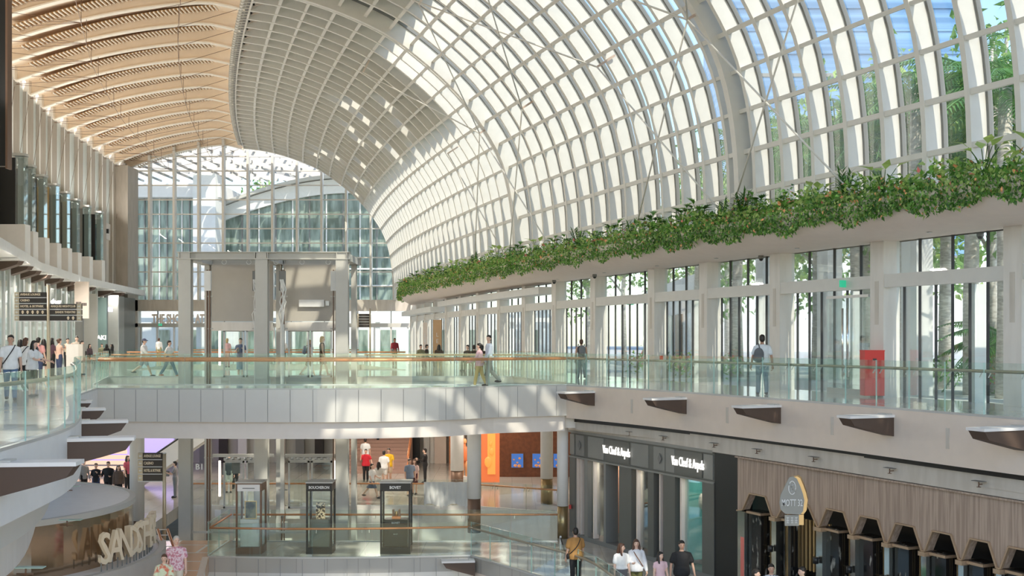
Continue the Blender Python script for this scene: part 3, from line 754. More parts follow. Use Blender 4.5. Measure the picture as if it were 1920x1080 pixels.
# ================================================================== left balconies
for k in range(8):
    y = 58.2 + 3.75 * k; x = WL(y) + .1; xo = x + 1.75
    t = thing('balcony_box', 'pale grey balcony box with tall glass case, %s of eight on the left wall' % ord_[k].replace('farthest', 'last').replace('eighth', 'farthest'), 'balcony', (x, y, 5.6), 0, 'boxed balconies on the left wall')
    MB().prism([(x - .3, y - .35, 5.62), (xo, y - .35, 5.62), (xo, y + .3, 5.62), (x - .3, y + 1.8, 5.62)], (0, 0, 1.65)).build('parapet', 'fasciaw', t)
    MB().prism([(x - .3, y - .2, 7.28), (xo - .55, y - .2, 7.28), (xo - .55, y - .1, 7.28), (x - .3, y - .1, 7.28)], (0, 0, 3.3)).build('dark_screen', ['black', 'dark', 'black', 'gold', 'greyd', 'black', 'greyd', 'black'][k], t)
    MB().prism([(xo - .55, y - .2, 7.28), (xo - .12, y - .15, 7.28), (xo - .12, y + .3, 7.28), (xo - .17, y + .3, 7.28), (xo - .17, y - .1, 7.28), (xo - .55, y - .15, 7.28)], (0, 0, 3.4)).build('glass_side', 'glassd', t)
    MB().box(xo - .7, xo - .08, y - .25, y + .35, 10.68, 10.8).build('top_cap', 'steel', t)
    mb = MB(); mb.cyl(xo - .6, y, 5.58, 5.62, .1, 10); mb.build('downlight', 'black', t)
    MB().box(xo - .5, xo - .22, y - .02, y + .25, 7.3, 10.6).build('curtain_folds', 'fasciaw', t)
t = thing('picture_panel', 'colourful dark artwork panel between the far left piers', 'picture', (-30.3, 92, 6.5))
MB().box(WL(90.5) - .1, WL(90.5) + .05, 89.6, 91.6, 6.4, 10.4).build('picture', streaky('art', (.02, .03, .06), (.15, .45, .40), 1, 1, 1, .3, contrast=(.45, .7), scale=1.6), t)
t = thing('led_screen', 'tall dark screen edge at the top left corner of the hall', 'screen', (-18.9, 44, 8))
mb = MB(); mb.box(-19.9, -18.98, 44, 44.3, 8.1, 16.5); mb.build('screen_panel', 'black', t); MB().box(-18.98, -18.9, 43.95, 44.35, 8.0, 16.6).build('screen_frame', 'bronze', t)
# far-left shop signs
t = thing('shop_fascia_sign', 'tan hanging shop banner behind the direction sign', 'sign', (-26.3, 70, 2.5)); q = P(153, 570, 30)
MB().box(q.x - .45, q.x + .45, q.y, q.y + .1, 2.0 + .9, 5.2).build('banner', 'soffit', t); 
for k in range(8): MB().box(q.x - .34 + .085 * k, q.x - .285 + .085 * k, q.y - .02, q.y, 3.78 - (.09 if k > 3 else 0), 3.93 - (.06 if k > 3 else 0)).build('letter_mark', 'dark', t)
t = thing('lit_shop_sign', 'small white glowing shop letters at the far left glass', 'sign', (-24, 55, 3.5)); q = P(12, 555, 38)
text('t', .9, 'lit', (q.x, q.y, q.z - .3), 0, t, 'letters', .04, 1, bold=.03)
t = thing('lit_shop_sign', 'white letters showing above the middle of the direction sign', 'sign', (-24, 60, 3.5)); q = P(105, 565, 34)
text('tg', .7, 'bwhite', (q.x, q.y, q.z - .3), 0, t, 'letters', .04, 1, bold=.03)
t = thing('lit_shop_sign', 'violet white letters on the dark shopfront beside the seated group', 'sign', (-28, 82, 1.7)); q = P(188, 634, 27)
text('SAKI', .42, 'lampw', (q.x + .08, q.y - .25, q.z - .1), 0, t, 'letters', .02, 1, bold=.01)
t = thing('lit_shop_sign', 'small square violet white sign high on the end pier', 'sign', (-28, 82, 3.7)); q = P(207, 580, 26)
MB().box(q.x - .17, q.x + .17, q.y, q.y + .05, q.z - .17, q.z + .17).build('plate', lam('lavender_plate', (.72, .70, .95), .9), t)
text('Z', .36, 'lampw', (q.x - .06, q.y - .02, q.z - .13), 0, t, 'letter', .005, .8); text('I', .36, 'lampw', (q.x + .08, q.y - .02, q.z - .13), 0, t, 'letter', .005, 1)
MB().box(P(189, 600, 26).x - .5, P(189, 600, 26).x + .38, 2200 / 26 + .1, 2200 / 26 + .3, 0, 4.6).build('shop_panel', plain('shop_teal_grey', (.17, .25, .24), .4), wlft)
MB().box(P(208, 600, 25).x - .25, P(208, 600, 25).x + .5, 2200 / 25 + .1, 2200 / 25 + .3, 0, 4.9).build('shop_panel', 'steel', wlft)
MB().box(P(167, 600, 27.5).x - .42, P(167, 600, 27.5).x + .5, 2200 / 27.5 + .1, 2200 / 27.5 + .3, 0, 4.7).build('shop_panel', 'grey', wlft)
MB().box(P(147, 600, 29).x - .25, P(147, 600, 29).x + .25, 2200 / 29 + .1, 2200 / 29 + .3, 0, 4.9).build('shop_panel', 'greyd', wlft)
# ================================================================== direction signs
def arrow(mb, cx, y, cz, s, dr):
    p = [(cx - s * dr, y, cz), (cx, y, cz + s * .7), (cx, y, cz + .25 * s), (cx + s * dr, y, cz + .25 * s), (cx + s * dr, y, cz - .25 * s), (cx, y, cz - .25 * s), (cx, y, cz - s * .7)]
    mb.prism(p, (0, .01, 0))
def dirsign(label, x, y, z0, z1, left, right, lw, rw, ztop, ph, pole=.06):
    t = thing('direction_sign', label, 'sign', (x, y, z0))
    MB().cyl(x, y, z0, z1, pole, 16).build('pole', 'signl', t)
    MB().cyl(x, y, z1, z1 + .03, pole * 1.1, 16).build('pole_cap', 'steel', t)
    for side, rows_, w in ((-1, left, lw), (1, right, rw)):
        for i, tx in enumerate(rows_):
            if tx is None: continue
            za = ztop - i * (ph + .035); x0, x1 = (x - pole - w, x - pole) if side < 0 else (x + pole, x + pole + w)
            b = MB().box(x0, x1, y - .05, y + .05, za - ph, za).build('sign_blade', 'sign', t)
            MB().box(x0, x1, y - .03, y + .03, za - ph - .03, za - ph - .005).build('light_gap', 'bwhite', b)
            e0, e1 = (x0, x0 + .16) if side < 0 else (x1 - .16, x1)
            MB().box(e0, e1, y - .055, y - .05, za - ph, za).build('arrow_plate', 'signl', b)
            ar = MB(); arrow(ar, (e0 + e1) / 2, y - .07, za - ph / 2, .05, 1 if side < 0 else -1); ar.build('arrow', 'bwhite', b)
            if tx.startswith('#'):
                for k in range(int(tx[1:])):
                    cx = x0 + .28 + .17 * k if side < 0 else x1 - .28 - .17 * k
                    ic = MB(); ic.box(cx - .04, cx + .04, y - .06, y - .05, za - ph * .62, za - ph * .3); ic.ball((cx, y - .055, za - ph * .3), .03, 8, 6, 0, (1, .15, 1)); ic.box(cx - .02, cx + .02, y - .06, y - .05, za - ph * .85, za - ph * .6); ic.build('pictogram', 'letter', b)
            elif tx:
                text(tx, ph * .62, 'letter', ((x0 + .2) if side < 0 else (x1 - .2), y - .06, za - ph * .68), 0, b, 'lettering', .005, 1.15, 'LEFT' if side < 0 else 'RIGHT', .003, fitw=min(.053 * len(tx), w - .24))
    return t
sx = (91 - 960) / 55
dirsign('brown multi blade direction sign on a cream pole among the left crowd', sx, 40.0, 0, EYE + 102 / 55, ['AVENUE LOUNGE', 'CASINO', 'HOTEL & SKYPARK', '#5', ''], [None, None, 'MARQUEE NIGHTCLUB', 'SANDS THEATRE', '#2'], 1.08, 1.08, EYE + 88 / 55, .165)
sx = (296 - 960) / 57.6
dirsign('brown direction sign with three destinations standing on the lower floor', sx, 38.9, Z1, EYE - 219 / 57.6, ['AVENUE LOUNGE', 'CASINO', 'HOTEL & SKYPARK', ''], [], .80, 0, EYE - 217 / 57.6, .205)
sx = (694 - 960) / 25
dirsign('distant direction sign right of the lift frame near the end doors', sx, 88, 0, 3.9, ['', '', '', '', ''], [], .95, 0, 3.5, .17)
t = thing('menu_stand', 'beige two sided notice stand on the left landing', 'notice stand', (-16.4, 43, 0)); q0 = P(124, 647, 46); 
MB().box(q0.x, q0.x + .5, q0.y, q0.y + .06, .2, EYE - .2).build('board', 'stonel', t); MB().box(q0.x + .5, q0.x + .68, q0.y, q0.y + .25, .2, EYE - .2).build('board_side', 'stone', t); MB().box(q0.x + .1, q0.x + .58, q0.y, q0.y + .2, 0, .2).build('foot', 'bronze', t)
t = thing('exit_sign', 'green exit sign on the right transom above the tall doors', 'sign', (9.7, 33, 3.2)); q = (F(33.9) - .43, 33.9)
MB().box(q[0] - .02, q[0] + .04, q[1] - .14, q[1] + .14, 3.1, 3.3, mat=Matrix.Translation((q[0], q[1], 0)) @ Matrix.Rotation(-.9, 4, 'Z') @ Matrix.Translation((-q[0], -q[1], 0))).build('lit_panel', 'green', t)
text('E', .14, 'bwhite', (q[0] - .08, q[1] - .03, 3.14), -.9 - PI/2 + PI/2, t, 'pictogram', .01)
for lab, px, py, s in (('green exit sign on the transom beside the far walkway door', 1180, 568, 43), ('green exit sign over the end doors left of the lifts', 303, 609, 22.2), ('green exit sign under the bridge on the round column', 894, 814, 50)):
    q = P(px, py, s); t = thing('exit_sign', lab, 'sign', (q.x, q.y, q.z - .1))
    MB().box(q.x - .15, q.x + .15, q.y - .42, q.y - .37, q.z - .1, q.z + .1).build('lit_panel', 'green', t); MB().ball((q.x, q.y - .43, q.z), .05, 6, 5, 0, (1, .2, 1)).build('pictogram', 'bwhite', t)
# ================================================================== doors, box, cameras on the right walkway
dr = sroot('door_1')
a, b = Vector((F(33.3) - .08, 33.3)), Vector((F(35.1) - .08, 35.1)); dd = (b - a).normalized()
for k in range(2):
    p = a + (b - a) * (k / 2); q = a + (b - a) * ((k + 1) / 2)
    MB().beam((p.x, p.y, 1.45), (q.x, q.y, 1.45), .03, 2.7).build('door_leaf', 'glass', dr)
    MB().beam((p.x, p.y, .08), (q.x, q.y, .08), .06, .16).build('kick_rail', 'steel', dr)
    h = q - dd * .12 if k == 0 else p + dd * .12; MB().tube([(h.x - .08, h.y, .5), (h.x - .08, h.y, 2.5)], .03, 8).build('pull_handle', 'chrome', dr)
MB().beam((a.x, a.y, 2.84), (b.x, b.y, 2.84), .08, .08).build('door_head', 'steel', dr)
t = thing('red_box', 'bright red bin box standing by the glass wall on the right walkway', 'box', (0, 0, 0)); q = P(1640, 657, 68.5)
t.location = (q.x, q.y, 0)
MB().box(q.x - .27, q.x + .27, q.y, q.y + .45, 0.05, 1.27).build('body', 'red', t); MB().box(q.x - .28, q.x + .28, q.y - .01, q.y + .46, 1.27, 1.3).build('lid', 'red', t); MB().box(q.x - .05, q.x + .05, q.y - .015, q.y, 1.02, 1.07).build('slot', 'black', t)
t = thing('barrier_post', 'slim grey post with red top beside the walkway balustrade', 'post', (0, 0, 0)); q = P(1240, 690, 56); t.location = (q.x, q.y, 0)
MB().cyl(q.x, q.y, 0, .9, .05, 12).build('post', 'steel', t); MB().cyl(q.x, q.y, .9, 1.05, .06, 12).build('post_head', 'red', t)
for lab, px, py, s in (('dome camera under the canopy at the right', 1838, 437, 74), ('dome camera under the canopy above the backpacker', 1427, 482, 58), ('dome camera under the canopy left of the exit door', 1115, 519, 45), ('dome camera under the canopy beside the pale column', 1039, 527, 41)):
    q = P(px, py, s); t = thing('dome_camera', lab, 'camera', (q.x, q.y, 4.2)); y = q.y
    MB().cyl(q.x, q.y, 4.2, 4.31, .09, 12).build('mount', 'greyd', t); MB().ball((q.x, q.y, 4.2), .075, 10, 6).build('dome', 'black', t)
# ================================================================== display cases
def kiosk(label, px, brand, brandmat, frame, inner, w=.86):
    x = (px - 960) / 56.8; y = 38.75; t = thing('display_case', label, 'display case', (x, y, Z1)); H = 2.38; dp = .8
    MB().box(x - w / 2, x + w / 2, y, y + dp, Z1 + 0, Z1 + .22).build('plinth', frame, t)
    mb = MB()
    for sx_ in (-1, 1):
        for yy in (y, y + dp - .06): mb.box(x + sx_ * w / 2 - (.06 if sx_ > 0 else 0), x + sx_ * w / 2 + (.06 if sx_ < 0 else 0), yy, yy + .06, Z1 + .22, Z1 + H - .28)
    mb.build('frame', frame, t)
    MB().box(x - w / 2, x + w / 2, y, y + dp, Z1 + H - .30, Z1 + H - .04).build('header', frame, t)
    MB().box(x - w / 2 - .02, x + w / 2 + .02, y - .02, y + dp + .02, Z1 + H - .04, Z1 + H).build('roof', 'grey', t)
    mb = MB(); mb.box(x - w / 2 + .06, x + w / 2 - .06, y + .02, y + .03, Z1 + .22, Z1 + H - .3); mb.box(x - w / 2 + .02, x - w / 2 + .03, y + .06, y + dp - .06, Z1 + .22, Z1 + H - .3); mb.box(x + w / 2 - .03, x + w / 2 - .02, y + .06, y + dp - .06, Z1 + .22, Z1 + H - .3)
    mb.build('glass', 'glass', t)
    MB().box(x - w / 2 + .12, x + w / 2 - .12, y + .15, y + dp - .15, Z1 + .22, Z1 + 1.12).build('pedestal', inner, t)
    if brand: text(brand, .13, brandmat, (x, y - .012, Z1 + H - .22), 0, t, 'lettering', .006, 1.0, bold=.003, fitw=.075 * len(brand))
    return x, y, t
x, y, t = kiosk('bronze framed display case with pale header, leftmost of three', 466, '', 'dark', 'bronze', 'stonel')
MB().box(x - .37, x + .37, y - .01, y + .0, Z1 + 2.08, Z1 + 2.3).build('header_band', 'fasciaw', t); MB().box(x - .2, x + .2, y - .02, y - .01, Z1 + 2.16, Z1 + 2.19).build('lettering_line', 'greyd', t)
r = thing('poster_board', 'dark portrait board with gold edge inside the leftmost display case', 'picture', (x, y + .3, Z1 + 1.12)); MB().box(x - .2, x + .2, y + .3, y + .34, Z1 + 1.12, Z1 + 1.72).build('frame', 'gold', r); MB().box(x - .17, x + .17, y + .29, y + .3, Z1 + 1.15, Z1 + 1.69).build('picture', streaky('portrait', (.03, .04, .04), (.25, .24, .15), scale=3), r)
x, y, t = kiosk('black display case lettered BOUCHERON, middle of three', 598, 'BOUCHERON', 'bwhite', 'black', 'vca')
r = thing('jewellery_stand', 'patterned gold and black jewellery block inside the middle display case', 'jewellery display', (x, y + .3, Z1 + 1.12)); mb = MB(); mb.box(x - .15, x + .15, y + .3, y + .36, Z1 + 1.12, Z1 + 1.66); mb.build('block', streaky('pattern', (.05, .03, .02), (.75, .58, .38), 1, 1, 1, .4, 0, (.45, .5), 14), r)
mb = MB(); [mb.tube([(x + sx_ + .05 * math.cos(a), y + .28, Z1 + 1.52 + .03 * math.sin(a)) for a in [2 * PI * j / 8 for j in range(9)]], .012, 5) for sx_ in (-.06, .06)]; mb.build('earrings', 'black', r)
x, y, t = kiosk('black display case lettered BOVET, rightmost of three', 741, 'BOVET', 'bwhite', 'black', 'black', 1.0)
text('BOVET', .09, 'bwhite', (x, y + .14, Z1 + .98), 0, t, 'lettering', .004)
text('BOVET', .05, 'bwhite', (x, y + .14, Z1 + .62), 0, t, 'lettering', .004)
r = thing('watch_box', 'brown wooden watch box with upright ends inside the rightmost display case', 'watch display', (x, y + .35, Z1 + 1.12)); MB().box(x - .14, x + .14, y + .3, y + .5, Z1 + 1.12, Z1 + 1.2).build('base', 'copper', r)
for sx_ in (-1, 1): MB().box(x + sx_ * .1 - .03, x + sx_ * .1 + .03, y + .3, y + .5, Z1 + 1.2, Z1 + 1.42).build('upright', 'bronze', r)
MB().cyl(x, y + .4, Z1 + 1.2, Z1 + 1.36, .05, 12).build('watch', 'gold', r)

for lab, px, s_, w in (('tan pillar sign with pale vertical letters at the far right cafe', 820, 31.5, .5), ('narrow tan pillar sign, farther left at the far cafe', 797, 27, .3)):
    q = P(px, 640, s_); t = thing('pillar_sign', lab, 'sign', (q.x, q.y, 0)); MB().box(q.x - w / 2, q.x + w / 2, q.y, q.y + .2, 0, 2.75).build('pillar', 'soffit' if w < .4 else plain('tan_pillar', (.62, .40, .22), .5), t)
    for k, ch in enumerate('LE'): text(ch, .34, 'bwhite', (q.x, q.y - .02, 1.75 - .38 * k), 0, t, 'letter', .01, .9)
# ================================================================== lower level, right: jewellery shop
def WP(u):  # point on the lower shop wall; u = depth Y
    q, d = on_path(E_R, Y=u) if u < 40.6 else (Vector((1.9, 40.7)), Vector((-.5, .85)))
    return Vector((q.x + .75, u + .3))
WA = Vector((2.12, 42.4)); WBn = Vector((9.9, 23.8)); wdir = (WBn - WA).normalized(); wn_ = Vector((wdir.y, -wdir.x)); wn_ = wn_ if wn_.x < 0 else -wn_   # toward the void
# wall follows a gentle curve, approximated by three straight runs
WPTS = [Vector((2.12, 42.4)), Vector((4.95, 36.6)), Vector((7.95, 30.2)), Vector((10.75, 23.6)), Vector((14, 16)), Vector((18, 8))]
def wallpt(px, zoff=0):
    """point on the shop wall seen at image column px"""
    k = (px - 960) / FPX
    for a, b in zip(WPTS, WPTS[1:]):
        den = (b.x - a.x) - k * (b.y - a.y)
        t = (k * a.y - a.x) / den
        if -1e-6 <= t <= 1 + 1e-6: 
            d = (b - a).normalized(); n = Vector((d.y, -d.x)); n = n if n.x < 0 else -n
            return a + (b - a) * t, d, n
    return WPTS[0], wdir, wn_
ZT = -1.72
def wall_seg(mb, p0, p1, z0, z1, depth0=0.0, depth1=.3, mi=0):
    """box on the wall between image columns p0..p1, from depth0 (towards the hall) to depth1 (into the wall)"""
    a, d, n = wallpt(p0); b, d2, n2 = wallpt(p1)
    mb.prism([(a.x + n.x * depth0, a.y + n.y * depth0, z0), (b.x + n2.x * depth0, b.y + n2.y * depth0, z0), (b.x - n2.x * depth1, b.y - n2.y * depth1, z0), (a.x - n.x * depth1, a.y - n.y * depth1, z0)], (0, 0, z1 - z0), mi)
lw_ = sroot('wall_right')
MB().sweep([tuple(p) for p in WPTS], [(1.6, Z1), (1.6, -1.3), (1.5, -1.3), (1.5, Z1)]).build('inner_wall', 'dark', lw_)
MB().sweep([tuple(p) for p in WPTS], [(-.1, ZT), (-.1, -1.25), (.4, -1.25), (.4, ZT)]).build('bulkhead_band', 'stone', lw_)
MB().sweep([tuple(p) for p in WPTS], [(-.06, Z1), (-.06, Z1 + .15), (1.6, Z1 + .15), (1.6, Z1)]).build('baseboard_band', 'greyd', lw_)
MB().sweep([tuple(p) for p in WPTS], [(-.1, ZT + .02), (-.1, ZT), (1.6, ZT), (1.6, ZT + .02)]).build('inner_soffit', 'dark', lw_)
vc = thing('jewellery_shopfront', 'dark grey metal jewellery shopfront lettered Van Cleef & Arpels twice', 'shopfront', (3.5, 39.5, Z1))
ZH = -2.62
mb = MB(); wall_seg(mb, 1067, 1340, ZH, ZT, 0, .25); mb.build('fascia', 'vca', vc)
mb = MB(); wall_seg(mb, 1066, 1341, ZT - .03, ZT + .06, .1, .2); wall_seg(mb, 1066, 1341, ZH - .03, ZH + .03, .07, .2); mb.build('cornice', 'vcal', vc)
for a_, b_ in ((1070, 1078), (1081, 1096), (1104, 1133), (1137, 1181), (1185, 1217), (1227, 1248), (1250, 1266), (1268, 1318), (1321, 1338)):
    mb = MB(); wall_seg(mb, a_, b_, ZH + .08, ZT - .09, .035, .05); mb.build('fascia_panel', 'vcal' if (b_ - a_) < 40 else 'vca', vc)
for px, s in ((1159, 1.0), (1293, 1.0)):
    a, d, n = wallpt(px); rz = math.atan2(-d.y, -d.x); q = a + n * .08
    text('Van Cleef & Arpels', .40 if px < 1200 else .41, 'lit', (q.x, q.y, (ZH + ZT) / 2 - .12), math.atan2(-d.y, -d.x) if d.x < 0 else math.atan2(d.y, d.x), vc, 'lettering', .02, .62, bold=0, fitw=1.75)
for px in (1089, 1240):
    a, d, n = wallpt(px); q = a + n * .06; mb = MB(); mb.prism([(q.x, q.y, -2.0), (q.x - d.x * .1, q.y - d.y * .1, -2.17), (q.x, q.y, -2.34), (q.x + d.x * .1, q.y + d.y * .1, -2.17)], (n.x * .02, n.y * .02, 0)); mb.build('diamond_emblem', 'greyd', vc)
# pilasters
for a_, b_, m_ in ((1067, 1081, 'vca'), (1098, 1104, 'vcal'), (1134, 1138, 'vcal'), (1163, 1186, 'vca'), (1217, 1228, 'vca'), (1246, 1268, 'vca'), (1319, 1341, 'vca')):
    mb = MB(); wall_seg(mb, a_, b_, Z1, ZH, .05, .45); mb.build('pilaster', m_, vc)
for a_, b_ in ((1081, 1084), (1088, 1089), (1112, 1114), (1168, 1170), (1193, 1195), (1236, 1238), (1275, 1278)):
    mb = MB(); wall_seg(mb, a_, b_, Z1, ZH, .0, .2); mb.build('window_jamb', 'soffit', vc)
for a_, b_, m_ in ((1114, 1133, 'copper2'), (1195, 1217, 'copper2'), (1278, 1319, 'teal')):
    if 'copper2' not in M: M['copper2'] = plain('salmon_backdrop', (.62, .33, .22), .5)
    mb = MB(); wall_seg(mb, a_, b_, Z1 + .3, ZH, -.9, 1.0); mb.build('window_display', m_, vc)
mb = MB(); wall_seg(mb, 1277, 1281, Z1 + .3, ZH, -.2, .9); mb.build('display_return', 'teal', vc)
for a_, b_ in ((1104, 1134), (1186, 1217), (1268, 1319)):
    mb = MB(); wall_seg(mb, a_, b_, Z1 + .3, ZH, -.12, .14); mb.build('window_glass', 'glassd', vc)
# ornaments in the windows
for px, z, h in ((1296, -3.6, .5), (1304, -3.9, 1.1), (1294, -4.55, .4), (1284, -3.4, .5)):
    a, d, n = wallpt(px); q = a - n * .6; MB().ball((q.x, q.y, z), .09, 8, 8, 0, (1, 1, h / .18)).build('lit_ornament', 'soffit', vc)
for px, z in ((1131, -3.6), (1214, -4.0)):
    a, d, n = wallpt(px); q = a - n * .5; mb = MB(); mb.box(q.x - .05, q.x + .05, q.y - .12, q.y + .12, z - .5, z + .5); mb.build('mirror_frame', 'lit', vc)
# black portal between the shops
bp_ = thing('dark_portal', 'plain black doorway between jewellery shop and restaurant', 'doorway', (6.2, 34, Z1)); mb = MB(); wall_seg(mb, 1341, 1384, Z1, ZT, .02, .5); mb.build('black_panel', 'black', bp_)
# ================================================================== restaurant front
mt = thing('restaurant_front', 'limed wood restaurant front with scalloped bays and black marble piers', 'shopfront', (8.5, 28.5, Z1))
mb = MB(); wall_seg(mb, 1384, 1700, ZT - .04, ZT, .12, .2); wall_seg(mb, 1700, 2100, ZT - .04, ZT, .12, .2); mb.build('top_moulding', 'mottwood', mt)
def bay(c, w, mtw):
    # polygonal apron between bay centres: c is the image column of the bay centre, w its half width in metres along the wall
    pass
cent = [1420, 1456 + 4, 1513 + 30]
bays = [(1397, 1452), (1462, 1537), (1541, 1600), (1604, 1664), (1670, 1733), (1739, 1803), (1809, 1874), (1881, 1950), (1958, 2030)]
ZA = -2.72; ZB = -3.22      # top of a bay opening, bottom of the pendants
edge_pts = [(1384, ZB - .05)]
for (l, r) in bays:
    w = r - l; edge_pts += [(l - 2, ZB), (l + w * .20, ZA), (l + w * .74, ZA), (r - 2, ZB)]
edge_pts += [(2100, ZB)]
mb = MB(); md = MB()
for (pa, za), (pb, zb) in zip(edge_pts, edge_pts[1:]):
    if pb <= pa: continue
    a, d, n = wallpt(pa); b, d2, n2 = wallpt(pb)
    for dep0, dep1, lift, bm_, m2 in ((0.0, .12, .0, mb, 0),):
        bm_.poly([(a.x + n.x * .02, a.y + n.y * .02, za), (b.x + n2.x * .02, b.y + n2.y * .02, zb), (b.x + n2.x * .02, b.y + n2.y * .02, ZT), (a.x + n.x * .02, a.y + n.y * .02, ZT),
                  (a.x - n.x * .2, a.y - n.y * .2, za), (b.x - n2.x * .2, b.y - n2.y * .2, zb), (b.x - n2.x * .2, b.y - n2.y * .2, ZT), (a.x - n.x * .2, a.y - n.y * .2, ZT)], [(0, 1, 2, 3), (7, 6, 5, 4), (0, 4, 5, 1), (3, 2, 6, 7)])
    md.beam((a.x + n.x * .04, a.y + n.y * .04, za), (b.x + n2.x * .04, b.y + n2.y * .04, zb), .06, .035)
mb.build('wood_apron', 'mottwood', mt); md.build('apron_trim', 'mottrim', mt)
for k, (l, r) in enumerate(bays):
    w = r - l; 
    # octagonal pilaster of mirror, marble pier and slatted panel inside each bay
    mb = MB(); wall_seg(mb, l + w * .02, l + w * .44 if k != 1 else l + w * .2, Z1, ZB + .0, -.1, .45); mb.build('marble_pier', 'marble', mt)
    mb = MB(); wall_seg(mb, l + w * .02, l + w * .50 if k != 1 else l + w * .22, ZB - .08, ZB - .02, -.02, .5); mb.build('pier_cap', 'mottrim', mt)
    mb = MB(); wall_seg(mb, r - w * .30 if k != 1 else r - 10, r - w * .08 if k != 1 else r - 4, Z1, ZB - .05, -.3, .45); mb.build('gold_jamb', 'mottrim', mt)
    if k != 1:
        mb = MB(); 
        for q_ in (.50, .56): wall_seg(mb, l + w * q_, l + w * (q_ + .025), Z1, ZB - .1, -.35, .4)
        for z in [Z1 + .2 + .28 * j for j in range(5)]: wall_seg(mb, l + w * .47, l + w * .62, z, z + .03, -.34, .38)
        mb.build('fretwork', 'gold', mt)
        mb = MB(); wall_seg(mb, l + w * .44, l + w * .70, Z1, ZB - .1, -.5, .6); mb.build('bronze_panel', 'brownwall' if False else 'bronze', mt)
    mb = MB(); wall_seg(mb, r - w * .07, r + w * .085, Z1, ZB - .12, .03, .35); mb.build('mirror_pilaster', 'mirror', mt)
    mb = MB(); wall_seg(mb, r - w * .10, r + w * .10, ZB - .12, ZB - .02, .09, .35); mb.build('pilaster_cap', 'mottrim', mt)
    a, d, n = wallpt(r + w * .0); q = a + n * .13
    sc_l = MB(); sc_l.cyl(q.x, q.y, ZB - .95, ZB - .78, .075, 10); sc_l.tube([(q.x, q.y, ZB - .82), (q.x - n.x * .1, q.y - n.y * .1, ZB - .82)], .02, 6); sl = sc_l.build('wall_sconce', 'black', mt)
mb = MB(); wall_seg(mb, 1384, 1397, Z1, ZB - .05, .02, .35); mb.build('mirror_pilaster', 'mirror', mt)
mb = MB(); wall_seg(mb, 1390, 1396, Z1 + .3, Z1 + 1.5, .03, .05); mb.build('menu_light', 'flower', mt)
# slatted gold screen in the entrance bay
mb = MB()
for k in range(9): wall_seg(mb, 1476 + k * 7.2, 1478.3 + k * 7.2, Z1 + .95, ZB + .02, -.35, .42)
mb.build('gold_screen_bars', 'gold', mt)
mb = MB(); wall_seg(mb, 1466, 1472, Z1, ZB, -.1, .4); mb.build('gold_jamb', 'gold', mt)
M['signface'] = plain('sign_grey', (.34, .34, .31), .5)
sg = thing('hanging_sign', 'grey and gold shaped sign reading MOTT 32 above the restaurant entrance', 'sign', (0, 0, 0)); q = P(1485, 945, 77.5); sg.location = (q.x, q.y, -2.9)
shape = [(-.27, .05), (-.30, .22), (-.27, .40), (-.20, .55), (-.12, .72), (-.06, .83), (.04, .85), (.12, .80), (.2, .62), (.26, .45), (.30, .28), (.27, .02), (.20, -.07), (-.16, -.05)]
zc = EYE + (636 - 948) / 77.5 - .15
MB().prism([(q.x + a, q.y, zc + b) for a, b in shape], (0, .05, 0)).build('face_plate', 'signface', sg)
MB().prism([(q.x + a * .98 + .10, q.y + .06, zc + b) for a, b in shape], (.10, .32, 0)).build('gold_body', 'gold', sg)
MB().box(q.x - .17, q.x + .17, q.y, q.y + .05, zc - .34, zc - .08).build('lower_plate', 'signface', sg); MB().box(q.x - .06, q.x + .3, q.y + .06, q.y + .3, zc - .33, zc - .08).build('lower_body', 'gold', sg)
text('MOTT 32', .235, 'bwhite', (q.x, q.y - .01, zc + .14), 0, sg, 'lettering', .01, .62, bold=.002, fitw=.50)
mb = MB(); mb.tube([(q.x + .085 * math.cos(t_), q.y - .01, zc + .58 + .16 * math.sin(t_)) for t_ in [2 * PI * j / 16 for j in range(17)]], .014, 6); mb.tube([(q.x + .03, q.y - .01, zc + .66), (q.x - .03, q.y - .01, zc + .6), (q.x + .03, q.y - .01, zc + .54), (q.x - .02, q.y - .01, zc + .49)], .013, 6); mb.build('emblem', 'bwhite', sg)
mb = MB()
for k in range(3):
    cx = q.x - .1 + .1 * k; mb.box(cx - .03, cx + .03, q.y - .01, q.y, zc - .15, zc - .135); mb.box(cx - .03, cx + .03, q.y - .01, q.y, zc - .22, zc - .205); mb.box(cx - .006, cx + .006, q.y - .01, q.y, zc - .27, zc - .13); mb.box(cx - .03, cx + .03, q.y - .01, q.y, zc - .275, zc - .26)
mb.build('character_marks', 'bwhite', sg)
# sprinklers with drip plates along the bulkhead
names = ['above the first shop sign', 'between the two shop signs', 'above the second shop sign', 'left of the black portal', 'right of the black portal', 'left of the restaurant sign top', 'above the middle restaurant bays', 'farthest right above the restaurant']
for nm, px in zip(names, (1122, 1191, 1254, 1350, 1431, 1538, 1682, 1850)):
    a, d, n = wallpt(px); q = a + n * .22; zz = -1.52
    t = thing('sprinkler_head', 'small sprinkler with flat green plate ' + nm, 'sprinkler', (q.x, q.y, zz), 0, 'sprinklers on the right bulkhead')
    MB().beam((q.x - d.x * .16, q.y - d.y * .16, zz + .1), (q.x + d.x * .16, q.y + d.y * .16, zz + .1), .12, .012).build('drip_plate', 'greyd', t)
    mb = MB(); mb.cyl(q.x, q.y, zz - .03, zz + .1, .014, 6); mb.cyl(q.x, q.y, zz - .03, zz - .02, .05, 8); mb.tube([(q.x, q.y, zz + .03), (q.x - n.x * .22, q.y - n.y * .22, zz + .03)], .012, 6); mb.build('nozzle', 'bronze', t)
